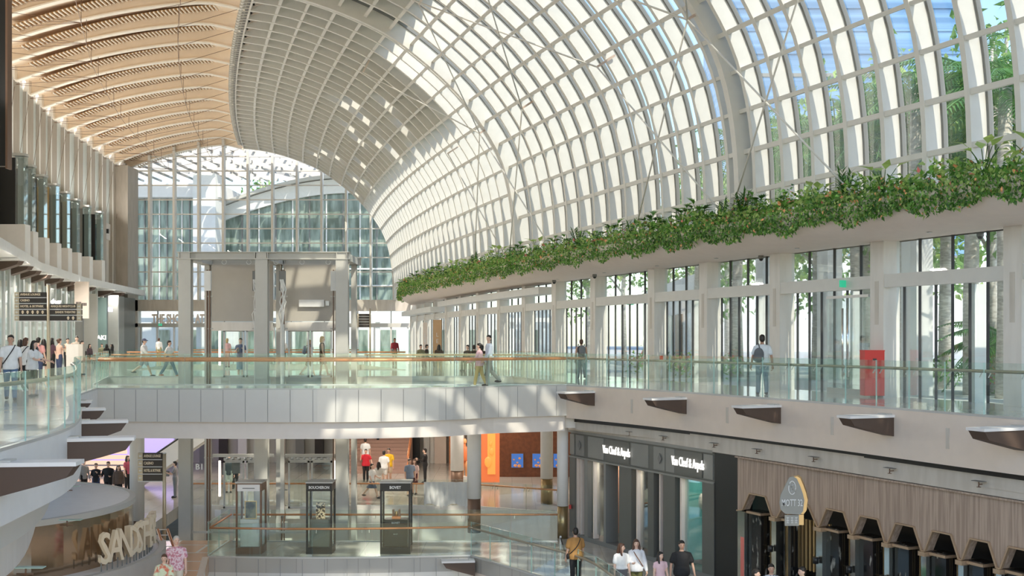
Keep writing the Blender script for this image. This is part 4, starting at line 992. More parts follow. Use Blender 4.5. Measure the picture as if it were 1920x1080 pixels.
# small wall fittings at the shop's left edge
t = thing('fire_call_point', 'small red alarm call point on the shop corner by the round column', 'alarm', (2.2, 42, -4)); a, d, n = wallpt(1073); q = a + n * .07
MB().box(q.x - .06, q.x + .02, q.y - .08, q.y + .04, EYE - (948 - 636) / 51.8 - .08, EYE - (948 - 636) / 51.8 + .06).build('body', 'red', t)
# ================================================================== lower level under the bridge
lb = sroot('wall_back')
MB().box(-16, 8, 76, 76.4, Z1, -.8).build('back_wall', 'stonel', lb)
MB().box(1.0, 9, 62, 62.3, Z1, -1.2).build('display_wall', 'brownwall', lb)
q = P(936, 860, 37)
MB().box(q.x, 9, 60.5, 60.9, Z1, -1.2).build('display_wall', 'brownwall', lb)
def rcol(label, px, py, s, r, zbot, ztop=-.55, brass=.0):
    x = (px - 960) / s; y = FPX / s; t = thing('round_column', label, 'column', (x, y, Z1))
    MB().cyl(x, y, zbot, ztop, r, 32).build('shaft', 'fasciaw' if px > 600 else 'stonel', t)
    MB().cyl(x, y, Z1, zbot, r * .93, 32).build('brass_base', 'brass' if px > 900 else 'bronze', t)
rcol('white round column with bronze foot left of the orange display', 857, 900, 40, .31, Z1 + .95)
rcol('large white round column standing on the footbridge level below, with bronze foot', 889, 1000, 51, .26, Z1 + 1.25)
rcol('white round column with glossy brass base in front of the blue pictures', 1025, 930, 43.5, .27, Z1 + 1.1)
rcol('round column with brass base beside the jewellery shop corner', 1055, 1000, 52.5, .20, Z1 + 1.15)
rcol('thick beige column behind the lower direction sign', 257, 980, 49.5, .27, Z1 + .25)
# orange lit display with figures
od = thing('lit_display_box', 'glowing orange display niche with yellow figures', 'display', (0, 0, 0)); q = P(921, 865, 39); od.location = (q.x, q.y, Z1)
MB().box(q.x - .5, q.x + .40, q.y + .1, q.y + .3, Z1 + .2, -1.2).build('glow_panel', 'orange', od)
MB().box(q.x - .18, q.x + .2, q.y + .02, q.y + .08, Z1 + .6, -2.1).build('door_frame', 'amber', od)
for dx, z, r_ in ((-.15, -4.3, .22), (.02, -3.8, .14), (-.02, -3.4, .09)): MB().ball((q.x + dx, q.y - .05, z), r_, 10, 8, 0, (.8, .3, 1.2)).build('figure', 'amber', od)
mq = thing('mannequin', 'orange lit mannequin in shirt and shorts between two white columns', 'mannequin', (0, 0, 0)); q2 = P(871, 870, 39.5); mq.location = (q2.x, q2.y, Z1 + .6)
mb = MB(); mb.ball((q2.x, q2.y, Z1 + 2.25), .12, 10, 8, 0, (.9, 1, 1.15)); mb.build('head', 'flowero', mq)
mb = MB(); mb.tube([(q2.x, q2.y, Z1 + 2.12), (q2.x, q2.y, Z1 + 2.02), (q2.x, q2.y, Z1 + 1.95), (q2.x, q2.y, Z1 + 1.6), (q2.x, q2.y, Z1 + 1.35)], [.05, .07, .2, .15, .16], 12); mb.tube([(q2.x - .2, q2.y, Z1 + 1.93), (q2.x - .26, q2.y, Z1 + 1.6), (q2.x - .25, q2.y - .05, Z1 + 1.35)], [.06, .05, .035], 8); mb.build('shirt', 'orange', mq)
mb = MB()
for sx_ in (-1, 1): mb.tube([(q2.x + sx_ * .08, q2.y, Z1 + 1.38), (q2.x + sx_ * .09, q2.y, Z1 + 1.05), (q2.x + sx_ * .09, q2.y, Z1 + .6)], [.1, .08, .045], 10)
mb.build('legs', 'flowero', mq); MB().box(q2.x - .3, q2.x + .25, q2.y - .2, q2.y + .2, Z1, Z1 + .6).build('plinth', 'bwhite', mq)
# blue pictures on the brown wall
for k, (px, lab) in enumerate(((970, 'blue sky picture, leftmost on the brown wall'), (1009.5, 'blue sky picture in the middle of the brown wall'), (1049, 'blue sky picture, rightmost, half behind the columns'))):
    q = P(px, 864, 36.5); t = thing('wall_picture', lab, 'picture', (q.x, 60.4, q.z - .35))
    sc_x = 60.3 / q.y; X = q.x * sc_x; Zc = EYE + (q.z - EYE) * sc_x
    MB().box(X - .33, X + .33, 60.4, 60.48, Zc - .38, Zc + .38).build('frame', 'bronze', t)
    MB().box(X - .30, X + .30, 60.38, 60.4, Zc - .35, Zc + .35).build('picture', lam('sky_picture_%d' % k, (.05, .16, .5), .55), t)
    mb = MB()
    for a_, b_, r_ in ((-.18, .05, .05), (.12, .12, .07), (-.1, -.25, .09), (.1, -.27, .1), (.0, -.1, .06)): mb.ball((X + a_, 60.37, Zc + b_), r_, 8, 6, 0, (1, .1, .8))
    mb.build('painted_shapes', 'flowero' , t)
# folded white art barrier
t = thing('folded_banner', 'white creased banner fixed to the lower railing left of the columns', 'banner', (-4.5, 49.9, Z1)); rows = []
for k in range(25):
    x = -3.75 + 1.95 * k / 24; rows.append([(x, 49.95 + .06 * math.sin(k * 1.9), Z1 + .02 + .08 * math.sin(k * .5)), (x, 49.9 + .08 * math.cos(k * 2.3), Z1 + .55), (x, 49.95 + .06 * math.sin(k * 1.4), Z1 + 1.02)])
MB().grid(rows, 0, True).build('cloth', 'bwhite', t)
# LED wall at the left
t = thing('video_wall', 'violet video wall glowing behind the group in black suits', 'screen', (-20, 61, Z1)); 
MB().box(-23.5, -17.6, 61, 61.2, Z1 + .6, -1.1).build('screen', 'violet', t)
mb = MB()
for k in range(9): mb.box(-23.3, -19.6 + .25 * math.sin(k), 60.3 - .02 * k, 60.35, Z1 + .1 + .28 * k, Z1 + .30 + .28 * k)
mb.build('lit_stripes', lam('stripe_orange', (.9, .55, .40), .8), t)
MB().box(-21.5, -19.4, 60.8, 60.9, -2.6, -2.2).build('pale_stripe', lam('stripe_white', (.9, .8, .9), .8), t)
# stairs
t = thing('staircase', 'wide brown staircase rising behind the lifts under the bridge', 'stairs', (-7.5, 61, Z1))
for k in range(12): 
    MB().box(-9.3, -5.6, 62 + .34 * k, 62 + .34 * (k + 1) + .02, Z1, Z1 + .17 * (k + 1)).build('stair_tread', M.setdefault('stair', plain('stair_brown', (.42, .27, .22), .5)), t)
mb = MB()
for z in (.45, .9): mb.tube([(-5.5, 61.6, Z1 + z), (-5.5, 66, Z1 + z + 2.1)], .03, 8)
mb.build('handrail', 'copper', t); MB().box(-9.4, -9.3, 61.6, 66.4, Z1, Z1 + 2.6).build('side_wall', 'stonel', t)
t = thing('escalator', 'white sided escalator climbing behind the lower direction sign', 'escalator', (-17, 55, Z1))
MB().prism([(-17.8, 55, Z1), (-13.6, 55, Z1 + 2.9), (-13.6, 55, Z1 + 3.8), (-17.8, 55, Z1 + .9)], (0, .15, 0)).build('side_panel', 'bwhite', t)
MB().prism([(-17.8, 56.4, Z1), (-13.6, 56.4, Z1 + 2.9), (-13.6, 56.4, Z1 + 3.8), (-17.8, 56.4, Z1 + .9)], (0, .15, 0)).build('side_panel', 'bwhite', t)
MB().tube([(-17.8, 55.1, Z1 + .95), (-13.6, 55.1, Z1 + 3.85)], .06, 8).build('handrail', 'black', t)
MB().prism([(-17.8, 55.2, Z1 + .2), (-13.6, 55.2, Z1 + 3.1), (-13.6, 55.2, Z1 + 3.0), (-17.8, 55.2, Z1)], (0, 1.2, 0)).build('steps', 'steel', t)
# glazed shop with vertical posts behind (lower, right of stairs)
for k, (x, w, m_) in enumerate(((-6.5, .5, 'dark'), (-5.7, .3, 'violet'), (-5.2, .35, 'black'), (-4.8, .25, 'gold'), (-4.3, .4, 'black'), (-3.8, .3, 'steel'), (-3.35, .6, 'soffit'), (-2.75, .2, 'copper'), (-2.5, .5, 'soffit'), (-1.8, .35, 'dark'), (-1.4, .15, 'soffit'), (-1.1, .4, 'dark'), (-.6, .2, 'steel'), (-.3, .25, 'copper'), (.1, .5, 'flowero'))):
    xx = x * 1.38 + .2; MB().box(xx, xx + w * 1.1, 67, 67.2, Z1, -1.1).build('shop_post', m_, lb)
MB().box(-2.3, 1.0, 66.9, 67.3, Z1, -1.2).build('shop_wall', 'soffit', lb)
MB().box(-30, 10, 67.6, 67.8, Z1, -1.1).build('back_wall', 'grey', lb)
for k in range(14): MB().box(-19 + 1.1 * k, -19 + 1.1 * k + .5, 67.2, 67.4, Z1, -1.1).build('shop_post', ['stonel', 'greyd', 'dark', 'bwhite', 'grey'][k % 5], lb)
# soffit over the lower landing (underside of the upper floor)
MB().box(-30, 8, 50.3, 74, -1.25, -1.15).build('lower_ceiling', 'stonel', lb)
# queue barriers near the jewellery corner
for k, (px, s) in enumerate(((1051, 60), (1068, 62))):
    q = P(px, 700, s); t = thing('queue_post', 'white queue post with black strap, %s at the shop corner' % ('left one' if k == 0 else 'right one'), 'barrier post', (q.x, q.y, Z1))
    MB().cyl(q.x, q.y, Z1, Z1 + .95, .03, 10).build('post', 'bwhite', t); MB().cyl(q.x, q.y, Z1, Z1 + .03, .16, 14).build('foot', 'steel', t)
    if k == 0:
        p2 = P(1068, 700, 62); MB().tube([(q.x, q.y, Z1 + .9), ((q.x + p2.x) / 2, (q.y + p2.y) / 2, Z1 + .55), (p2.x, p2.y, Z1 + .9)], .022, 6).build('strap', 'black', t)
# ================================================================== round theatre drum at the lower left
th = thing('theatre_drum', 'round mirrored gold drum with pale roof at the lower left', 'round kiosk', (-16.9, 34.5, Z1))
CX, CY = -16.9, 34.5
def ring(mb, r0, r1, z0, z1, n=72):
    rows = [[(CX + r * math.cos(a), CY + r * math.sin(a), z) for r, z in ((r0, z0), (r1, z0), (r1, z1), (r0, z1), (r0, z0))] for a in [2 * PI * k / n for k in range(n + 1)]]
    mb.grid(rows, 0, False); return mb
ring(MB(), 5.2, 5.5, -4.8, -3.3).build('mirror_wall', 'goldmir', th)
MB().cyl(CX, CY, -3.3, -3.215, 5.4, 72).build('roof', 'fasciaw', th)
ring(MB(), 5.38, 5.56, -3.36, -3.2).build('roof_rim', 'grey', th)
ring(MB(), .1, 6.3, -4.95, -4.8).build('ledge', 'fasciaw', th); ring(MB(), 6.25, 6.45, -5.45, -4.74).build('ledge_edge', 'grey', th)
for k in range(4): 
    mb = MB(); mb.beam((CX - 4.6 + .1 * k, CY - 3 + 1.6 * k, -3.31), (CX + 4.6, CY - 3 + 1.6 * k + .2, -3.31), .02, .02) if k < 3 else None; mb.build('roof_joint', 'grey', th)
lt = thing('theatre_letters', 'free standing cream letters SANDS THEATRE on the drum ledge', 'sign', (-11, 33, -4.8))
word = 'SANDS THEATRE'; ang = [-20.8, -16.4, -12.0, -7.8, -4.0, 0, -.4, 2.6, 5.6, 8.6, 11.6, 14.6, 17.6]
for ch, a in zip(word, ang):
    if ch == ' ': continue
    A = math.radians(a); r_ = 6.05; x, y = CX + r_ * math.cos(A), CY + r_ * math.sin(A)
    o = text(ch, 1.22, 'letter', (x, y, -4.58), A + PI / 2 - .25, lt, 'letter_' + ch.lower(), .07, .62, bold=.015)
    o.name = 'letter'
    for dx in (-.12, .12):
        MB().box(x + dx * math.cos(A + PI / 2) - .015, x + dx * math.cos(A + PI / 2) + .015, y + dx * math.sin(A + PI / 2) - .015, y + dx * math.sin(A + PI / 2) + .015, -4.8, -4.52).build('letter_stand', 'greyd', o)
# sprinklers under the left slab
for k, Y in enumerate((19, 24, 29.5)):
    q, d = on_path(E_L, Y=Y); q = q + Vector((-.25, 0)); zz = -2.2
    t = thing('sprinkler_head', ['nearest sprinkler with green plate under the left slab', 'middle sprinkler with green plate under the left slab', 'farthest sprinkler with green plate under the left slab'][k], 'sprinkler', (q.x, q.y, zz))
    MB().box(q.x - .15, q.x + .3, q.y - .08, q.y + .08, zz + .1, zz + .115).build('drip_plate', 'glassedge', t); mb = MB(); mb.cyl(q.x, q.y, zz - .03, zz + .1, .015, 6); mb.tube([(q.x - .15, q.y, zz), (q.x + .12, q.y, zz)], .012, 6); mb.build('nozzle', 'bronze', t)
# ladder-like escalator handrail on the wood floor
t = thing('escalator', 'copper edged escalator rail dropping away beside the couple', 'escalator', (-10.5, 36, Z1))
for dy in (0, .9):
    MB().tube([(-11.35 + dy * .35, 37.6, Z1 + 1.0), (-8.3 + dy * .35, 31.5, Z1 - 1.7)], .045, 8).build('handrail', 'copper', t)
for k in range(22):
    mb = MB(); u = k / 21; x = -11.35 + 3.05 * u; y = 37.6 - 6.1 * u; z = Z1 + 1.0 - 2.7 * u; mb.tube([(x, y, z), (x + .31, y, z)], .014, 5); mb.build('rung', 'bwhite', t)

# lamps of the lower level: recessed ceiling lights and shop window lights
def ceil_lamp(x, y, z, e, sz=1.6, c=(1, .88, .74)):
    al = bpy.data.lights.new('recessed_light', 'AREA'); al.energy = e; al.size = sz; al.color = c; ao = bpy.data.objects.new('recessed_light', al); COL.objects.link(ao); ao.location = (x, y, z)
for x, y in ((-19, 55), (-12, 54), (-6, 55), (-1, 54), (-18, 60), (-7, 60), (-1, 60), (4, 54)): ceil_lamp(x, y, -1.3, 55)
for px in (1122, 1208, 1298):
    a, d, n = wallpt(px); ceil_lamp(a.x - n.x * .5, a.y - n.y * .5, ZH - .05, 6, .5)
# ================================================================== planting on the canopy
rn = random.Random(3)
NTH = ['first', 'second', 'third', 'fourth', 'fifth', 'sixth', 'seventh', 'eighth', 'ninth', 'tenth', 'eleventh', 'twelfth', 'thirteenth', 'fourteenth', 'fifteenth', 'sixteenth', 'seventeenth']
VC_ = [c for c in colY if c > 27]
def near(y, x=None, side='above'):
    if x is not None:      # line of sight from the walkway: where the ray crosses the facade
        k = x / y; lo, hi = 20.0, 100.0
        for _ in range(40):
            m = (lo + hi) / 2
            if F(m) / m > k: lo = m
            else: hi = m
        y = lo
    if y < VC_[0]: return side + ' the bay right of the first pillar'
    i = max(j for j, c in enumerate(VC_) if c <= y); nx = VC_[i + 1] if i + 1 < len(VC_) else VC_[i] + 4.5; f_ = (y - VC_[i]) / (nx - VC_[i])
    a, b = NTH[i], NTH[i + 1]
    return side + (' the %s pillar from the right' % a if f_ < .2 else ' just left of the %s pillar from the right' % a if f_ < .42 else ' midway between the %s and %s pillars' % (a, b) if f_ < .75 else ' just right of the %s pillar from the right' % b)
USED = set()
def uniq(lab, s_=1.0):
    for p_ in ('', 'taller ' if s_ > .9 else 'smaller ', 'darker ', 'leaning ', 'thin '):
        if p_ + lab not in USED: USED.add(p_ + lab); return p_ + lab
    return lab
def leafshape(mb, c, d, n, L, Wd, mi, fold=.25):
    """one pointed leaf, midrib along d, width axis n x d, slightly folded and drooped"""
    c = Vector(c); d = Vector(d).normalized(); sd_ = d.cross(Vector(n)).normalized(); up = sd_.cross(d)
    m1 = c + d * L * .4 + up * L * .06; tip = c + d * L - up * L * .12
    l1 = c + d * L * .35 + sd_ * Wd * .5 + up * L * fold * .4; r1 = c + d * L * .35 - sd_ * Wd * .5 + up * L * fold * .4
    mb.poly([c, l1, tip, r1, m1], [(0, 1, 4), (1, 2, 4), (4, 2, 3), (0, 4, 3)], mi)
def rvec(): 
    a = rn.uniform(0, 2 * PI); z = rn.uniform(-1, 1); r = math.sqrt(1 - z * z); return Vector((r * math.cos(a), r * math.sin(a), z))
def planting(y0, y1, dens):
    mb = MB(); y = y0; N = int((y1 - y0) * dens)
    for _ in range(N):
        y = rn.uniform(y0, y1); k = kc(y); th = rn.random()
        wob = .10 * math.sin(y * 2.3) + .08 * math.sin(y * 5.1 + 1)
        if th < .58:      # hanging skirt over the rim
            o = (2.72 + rn.uniform(0, .22)) * k; z = 5.22 - rn.random() ** .8 * (.62 + wob)
            nv = Vector((-.8, -.2, .5)) + rvec() * .7; dv = Vector((0, 0, -1)) + rvec() * .9
            mi = rn.choices([0, 1, 2, 3], [5, 5, 1.8, .3])[0] if z < 5.0 else rn.choices([0, 1, 2, 3], [3, 5, 3, .5])[0]
            L = rn.uniform(.07, .14)
        else:
            o = rn.uniform(1.7, 2.85) * k; z = 5.15 + rn.random() * (.42 + wob * 1.5); nv = Vector((0, 0, 1)) + rvec() * .8; dv = rvec() + Vector((0, 0, .3))
            mi = rn.choices([0, 1, 2, 3, 4], [2, 4, 5, .45, .3])[0]; L = rn.uniform(.09, .2)
        q = Fo(y, o); leafshape(mb, (q[0], q[1], z), dv, nv, L, L * .62, mi)
    o = mb.build('trailing_plants', ['leaf1', 'leaf2', 'leaf3', 'flowero', 'flower']); return o
o = planting(21, 42, 680); tag(o, 'dense green trailing plants with pink flowers along the near canopy edge', 'plants', None, 'stuff')
o = planting(42, 66, 420); tag(o, 'green trailing plants along the middle of the canopy edge', 'plants', None, 'stuff')
o = planting(66, 92.5, 260); tag(o, 'green trailing plants at the far rounded tip of the canopy', 'plants', None, 'stuff')
def bigplant(kind):
    t = thing('leafy_plant', 'big leaved plant standing up from the canopy planting', 'plant', (0, 0, 0), 0, 'tall leafy plants in the canopy planter')
    st = MB(); lf_ = MB()
    for k in range(9 if kind != 1 else 12):
        a = k * 2.4 + rn.uniform(-.3, .3); tilt = rn.uniform(.2, 1.0); L = rn.uniform(.35, .6)
        tip = Vector((math.cos(a) * math.sin(tilt) * L, math.sin(a) * math.sin(tilt) * L, math.cos(tilt) * L + .1))
        st.tube([(0, 0, 0), tuple(tip * .6 + Vector((0, 0, .06))), tuple(tip)], .009, 4)
        d = (tip * .6 + Vector((0, 0, -.25))).normalized()
        if kind == 0:      # split monstera leaf
            for s_ in range(-4, 5):
                dd = (Matrix.Rotation(s_ * .33, 3, 'Z') @ d); leafshape(lf_, tip, dd, (0, 0, 1), .34 - abs(s_) * .025, .075, 0 if k % 3 else 1)
        elif kind == 1:    # palm-like fan
            for s_ in range(7):
                q = tip * (s_ / 7 + .2)
                for sg in (-1, 1):
                    dd = (Matrix.Rotation(sg * 1.0, 3, 'Z') @ d) + Vector((0, 0, .2)); leafshape(lf_, q, dd, (0, 0, 1), .24, .05, 0)
        else: leafshape(lf_, tip, d, (0, 0, 1), .36, .22, 1 if k % 2 else 2)
    st.build('stems', 'leaf1', t); lf_.build('leaves', ['leaf1', 'leaf2', 'leaf3'] if kind != 2 else ['leaf2', 'leaf3', 'leaf3'], t); return t
protos = [bigplant(k) for k in range(3)]
spots = []
y = 22.0
while y < 91:
    spots.append(y); y += rn.uniform(.85, 1.2)
for i, y in enumerate(spots):
    kd = i if i < 3 else rn.choice([0, 0, 1, 2, 2]); t = protos[i] if i < 3 else copy_tree(protos[kd])
    q = Fo(y, rn.uniform(1.9, 2.6) * kc(y)); t.location = (q[0], q[1], 5.18 + rn.uniform(0, .12)); t.rotation_euler = (0, 0, rn.uniform(0, 6.28)); s_ = rn.uniform(.55, 1.2); t.scale = (s_, s_, s_); t['label'] = uniq(['split leaf', 'feathery', 'broad leaf'][kd] + ' canopy plant ' + near(y), s_)
# ================================================================== trees outside
def crown_tree(n, H, R):
    t = thing('leafy_tree', 'tall leafy green tree growing outside beyond the curved glass wall', 'tree', (0, 0, 0), 0, 'leafy trees outside the glass vault')
    mb = MB(); mb.tube([(0, 0, -.3), (.1, 0, H * .35), (-.1, .1, H * .6), (.1, 0, H * .9)], [.22, .16, .12, .05], 8)
    for k in range(6):
        a = k * 1.1; mb.tube([(0, 0, H * (.35 + .07 * k)), (math.cos(a) * R * .6, math.sin(a) * R * .6, H * (.5 + .07 * k))], [.09, .03], 6)
    mb.build('trunk', 'bark', t)
    lf_ = MB()
    cl_ = [(rvec() * R * .75 * rn.random() ** .4, rn.uniform(.35, .5) * R) for _ in range(16)]
    for _ in range(n):
        c, r = rn.choice(cl_); p = c + rvec() * r * rn.random() ** .35; p = Vector((p.x, p.y, p.z * 1.35 + H * .68)); leafshape(lf_, p, rvec() + Vector((0, 0, -.4)), rvec() + Vector((0, 0, 1)), rn.uniform(.3, .5), .2, rn.choices([0, 1], [3, 1])[0])
    lf_.build('crown', ['tree', 'leaf3'], t); return t
def palm(H, nf=15, L=3.0):
    t = thing('palm_tree', 'palm tree with pale ringed trunk standing outside the glass wall', 'tree', (0, 0, 0), 0, 'palms outside the glass wall')
    MB().tube([(0, 0, -.3), (.05, 0, H * .3), (-.04, 0, H * .7), (0, 0, H)], [.27, .22, .2, .16], 12).build('trunk', 'bark', t)
    for k in range(nf):
        a = k * 2.399; el = .9 - 1.3 * (k / nf); mb = MB(); pts = []
        for j in range(9):
            u = j / 8; r = L * u * math.cos(el * (1 - u * .6)); z = H + L * u * math.sin(el) - 1.3 * u * u * L * .45; pts.append(Vector((math.cos(a) * r, math.sin(a) * r, z)))
        mb.tube(pts, .02, 4)
        for j in range(24):
            u = .12 + .86 * j / 24; i = min(7, int(u * 8)); f_ = u * 8 - i; p = pts[i].lerp(pts[i + 1], f_); d = (pts[i + 1] - pts[i]).normalized(); sdv = d.cross(Vector((0, 0, 1))).normalized()
            for sg in (-1, 1): leafshape(mb, p, sdv * sg + d * .6 + Vector((0, 0, -.35)), (0, 0, 1), .75 * math.sin(PI * min(u + .15, .95)), .07, 0)
        mb.build('frond', 'palm', t)
    return t
tp = [crown_tree(1500, 11, 3.4), crown_tree(1300, 13, 3.0)]
tree_pos = [(34, 15.6, .95), (38, 15.6, .95), (43, 15.2, 1.0), (48, 15, 1.0), (54, 14.2, 1.05), (60, 13.6, 1.1), (67, 13, 1.1), (75, 12, 1.1), (84, 11, 1.15), (94, 9, 1.15), (108, 7, 1.3), (50, 21, 1.3), (58, 21.5, 1.4), (66, 20.5, 1.5), (76, 20, 1.5), (88, 20, 1.6), (103, 19, 1.7), (150, -20, 1.9), (155, -27, 1.9), (158, -34, 2.0), (150, -14, 1.8)]
for i, (y, x, s_) in enumerate(tree_pos):
    t = tp[i] if i < 2 else copy_tree(tp[i % 2])
    t.location = (x, y, -.1); t.scale = (s_, s_, s_ * 1.0); t.rotation_euler = (0, 0, rn.uniform(0, 6.28))
    t['label'] = uniq(('tall leafy tree ' if i > 10 else 'leafy tree ') + 'outside, ' + near(y, x, 'behind'), s_)
    if y > 140: t['label'] = 'distant green tree %s the white pavilion roof' % {-20: 'right of centre above', -27: 'left of centre above', -34: 'at the left end of', -14: 'at the right end of'}[x]; t['group'] = 'trees behind the pavilion'
pp = palm(9.0); pp2 = palm(1.6, 17, 2.4); pp2['label'] = 'low dark green palm with long fronds outside the right glass doors'; pp2['group'] = 'low palms outside the glass'; pp2.location = (15.2, 36.0, 0)
pos = [(14.3, 34.0), (15.6, 36.8), (14.2, 36.2), (15.0, 40.5), (13.4, 40.2), (13.0, 37.8), (13.2, 43.5), (12.0, 43.6), (14.6, 46.5), (11.2, 48), (10.2, 53), (9.2, 58), (17.3, 41.5), (12.9, 49.5), (12.0, 40.9)]
for i, (x, y) in enumerate(pos):
    t = pp if i == 0 else copy_tree(pp); t['label'] = uniq('pale trunked palm outside, ' + near(y, x, 'behind')); t.location = (x, y, -.1); s_ = rn.uniform(.9, 1.12); t.scale = (s_, s_, s_ * rn.uniform(.75, 1.1)); t.rotation_euler = (0, 0, rn.uniform(0, 6))
t = copy_tree(pp2); t.location = (18.2, 44, 0); t['label'] = 'smaller low palm farther back outside the right glass doors'
# low hedge plants outside the walkway doors
for k in range(16):
    y = 50 + 1.3 * k if k < 8 else 30 + 1.9 * (k - 8); x = F(y) + (5.2 if k < 8 else 6.5) + rn.uniform(-.3, .3); t = thing('shrub', uniq(('flowering' if k % 3 == 0 else 'low green') + ' shrub outside, ' + near(y, x, 'behind')), 'shrub', (x, y, -.1), 0, 'shrubs outside the glass wall'); mb = MB()
    for _ in range(130): leafshape(mb, Vector((x, y, .45)) + Vector((rn.gauss(0, .3), rn.gauss(0, .3), rn.gauss(0, .25))), rvec(), rvec() + Vector((0, 0, 1)), .22, .1, rn.choice([0, 0, 1, 2]))
    mb.build('foliage', ['leaf2', 'leaf3', 'flower' if k % 3 == 0 else 'leaf1'], t)
# ------------------------------------------------------------------ buildings outside
t = thing('pavilion', 'white pavilion with arched roof and green glass beyond the end wall', 'building', (-21, 125, 0))
def arcz(u): return 14.6 + 4.6 * math.sin(PI * (u * .62 + .12)) - .6
AX0, AX1 = -30.5, -9.0
n = 24; top = [(AX0 + (AX1 - AX0) * k / n, arcz(k / n)) for k in range(n + 1)]
MB().grid([[(x, 125, -.2), (x, 125, z - 1.4)] for x, z in top], 0, False).build('glass_wall', 'bglass', t)
MB().grid([[(x, 124.4, z - 1.5), (x, 124.4, z), (x, 130, z + .3), (x, 130, z - 1.2), (x, 124.4, z - 1.5)] for x, z in top], 0, False).build('arched_beam', 'bwhite', t)
MB().grid([[(x, 123.6, z + .05), (x, 123.6, z + .4), (x, 131, z + .7), (x, 131, z + .3), (x, 123.6, z + .05)] for x, z in top], 0, False).build('roof_edge', 'grey', t)
for k in range(1, 12):
    x = AX0 + (AX1 - AX0) * k / 12; MB().box(x - .06, x + .06, 124.8, 125, 0, arcz(k / 12) - 1.5).build('mullion', 'greyd' if k % 2 else 'bwhite', t)
for z in (3.6, 5.5, 7.2, 9): MB().box(AX0, AX1, 124.7, 124.95, z, z + .16).build('floor_line', 'bwhite', t)
t = thing('office_block', 'grey glass building with white corner pillars at the far left beyond the end wall', 'building', (-40, 122, 0))
MB().box(-43.5, -31, 122, 130, -.2, 17.3).build('glass_body', 'bglass', t); MB().box(-45.5, -41.6, 120.5, 122, -.2, 18.5).build('pillar', 'bwhite', t); MB().box(-32.5, -30.2, 119.5, 122.2, -.2, 18.5).build('pillar', 'bwhite', t); MB().box(-45, -30, 120.5, 130, 16.2, 17.6).build('cornice', 'fasciaw', t)
for k in range(15): MB().box(-42.9 + .78 * k, -42.8 + .78 * k, 121.8, 122, 0, 16.2).build('fin', 'fasciaw' if k % 3 else 'greyd', t)
t = thing('lattice_canopy', 'white lattice canopy of curved tiles high beyond the end wall', 'canopy', (-25, 125, 22)); mb = MB()
for i in range(22):
    for j in range(18):
        x = -50 + 2.3 * i + (1.15 if j % 2 else 0); y = 105 + 2.6 * j; z = 22.6 + .5 * math.sin(x * .1)
        if random.random() < .12: continue
        mb.grid([[(x - 1.1 + 2.0 * u + .5 * v, y - .9 + 1.5 * v + .35 * u, z + .55 * math.sin(PI * v) - .5 * u) for u in (0, .5, 1)] for v in (0, .25, .5, .75, 1)], 0)
        mb.poly([(x - 1.1, y - .9, z), (x + .9, y - .55, z - .5), (x + .9, y - .55, z - 1.0), (x - 1.1, y - .9, z - .7)], [(0, 1, 2, 3)], 1)
for i in range(26): mb.beam((-52 + 2.3 * i, 104, 22.1), (-50 + 2.3 * i, 152, 22.1), .15, .25, 0)
o = mb.build('lattice_tiles', ['membrane', 'stonel'], t)
t = thing('forecourt_building', 'low white building with tall dark windows outside the end doors', 'building', (-20, 112, 0)); MB().box(-40, 4, 114, 116, -.2, 4.6).build('wall', 'bwhite', t)
for k in range(15): MB().box(-37.5 + 2.75 * k, -36.0 + 2.75 * k, 113.9, 114.02, .3, 2.5).build('window', 'bglass', t)
for k in range(10): MB().box(-38 + 4.2 * k, -37.6 + 4.2 * k, 110, 110.4, -.2, 3.2).build('post', 'bwhite', t)
MB().box(-40, 4, 109.5, 111, 3.2, 3.6).build('awning', 'bwhite', t)
t = thing('glass_tower', 'blue glass tower seen through the upper right vault', 'building', (45, 170, 0)); MB().box(31, 66, 170, 190, 13, 95).build('tower_body', 'btower', t); MB().box(28, 72, 166, 190, -.2, 13).build('podium', 'bwhite', t)
for k in range(4, 28): MB().box(30.9, 66.1, 169.8, 170, 3.3 * k, 3.3 * k + .5).build('floor_band', 'bglass' if False else 'greyd' if k % 4 == 0 else 'btower', t)
t = thing('side_building', 'white building with dark doorways outside the walkway glass', 'building', (15, 70, 0)); MB().box(9.5, 10, 60, 84, -.2, 5).build('wall', 'bwhite', t)
for k in range(6): MB().box(9.4, 9.52, 61.5 + 3.8 * k, 63.9 + 3.8 * k, 0, 3).build('doorway', ['btower', 'bronze', 'bglass'][k % 3], t)
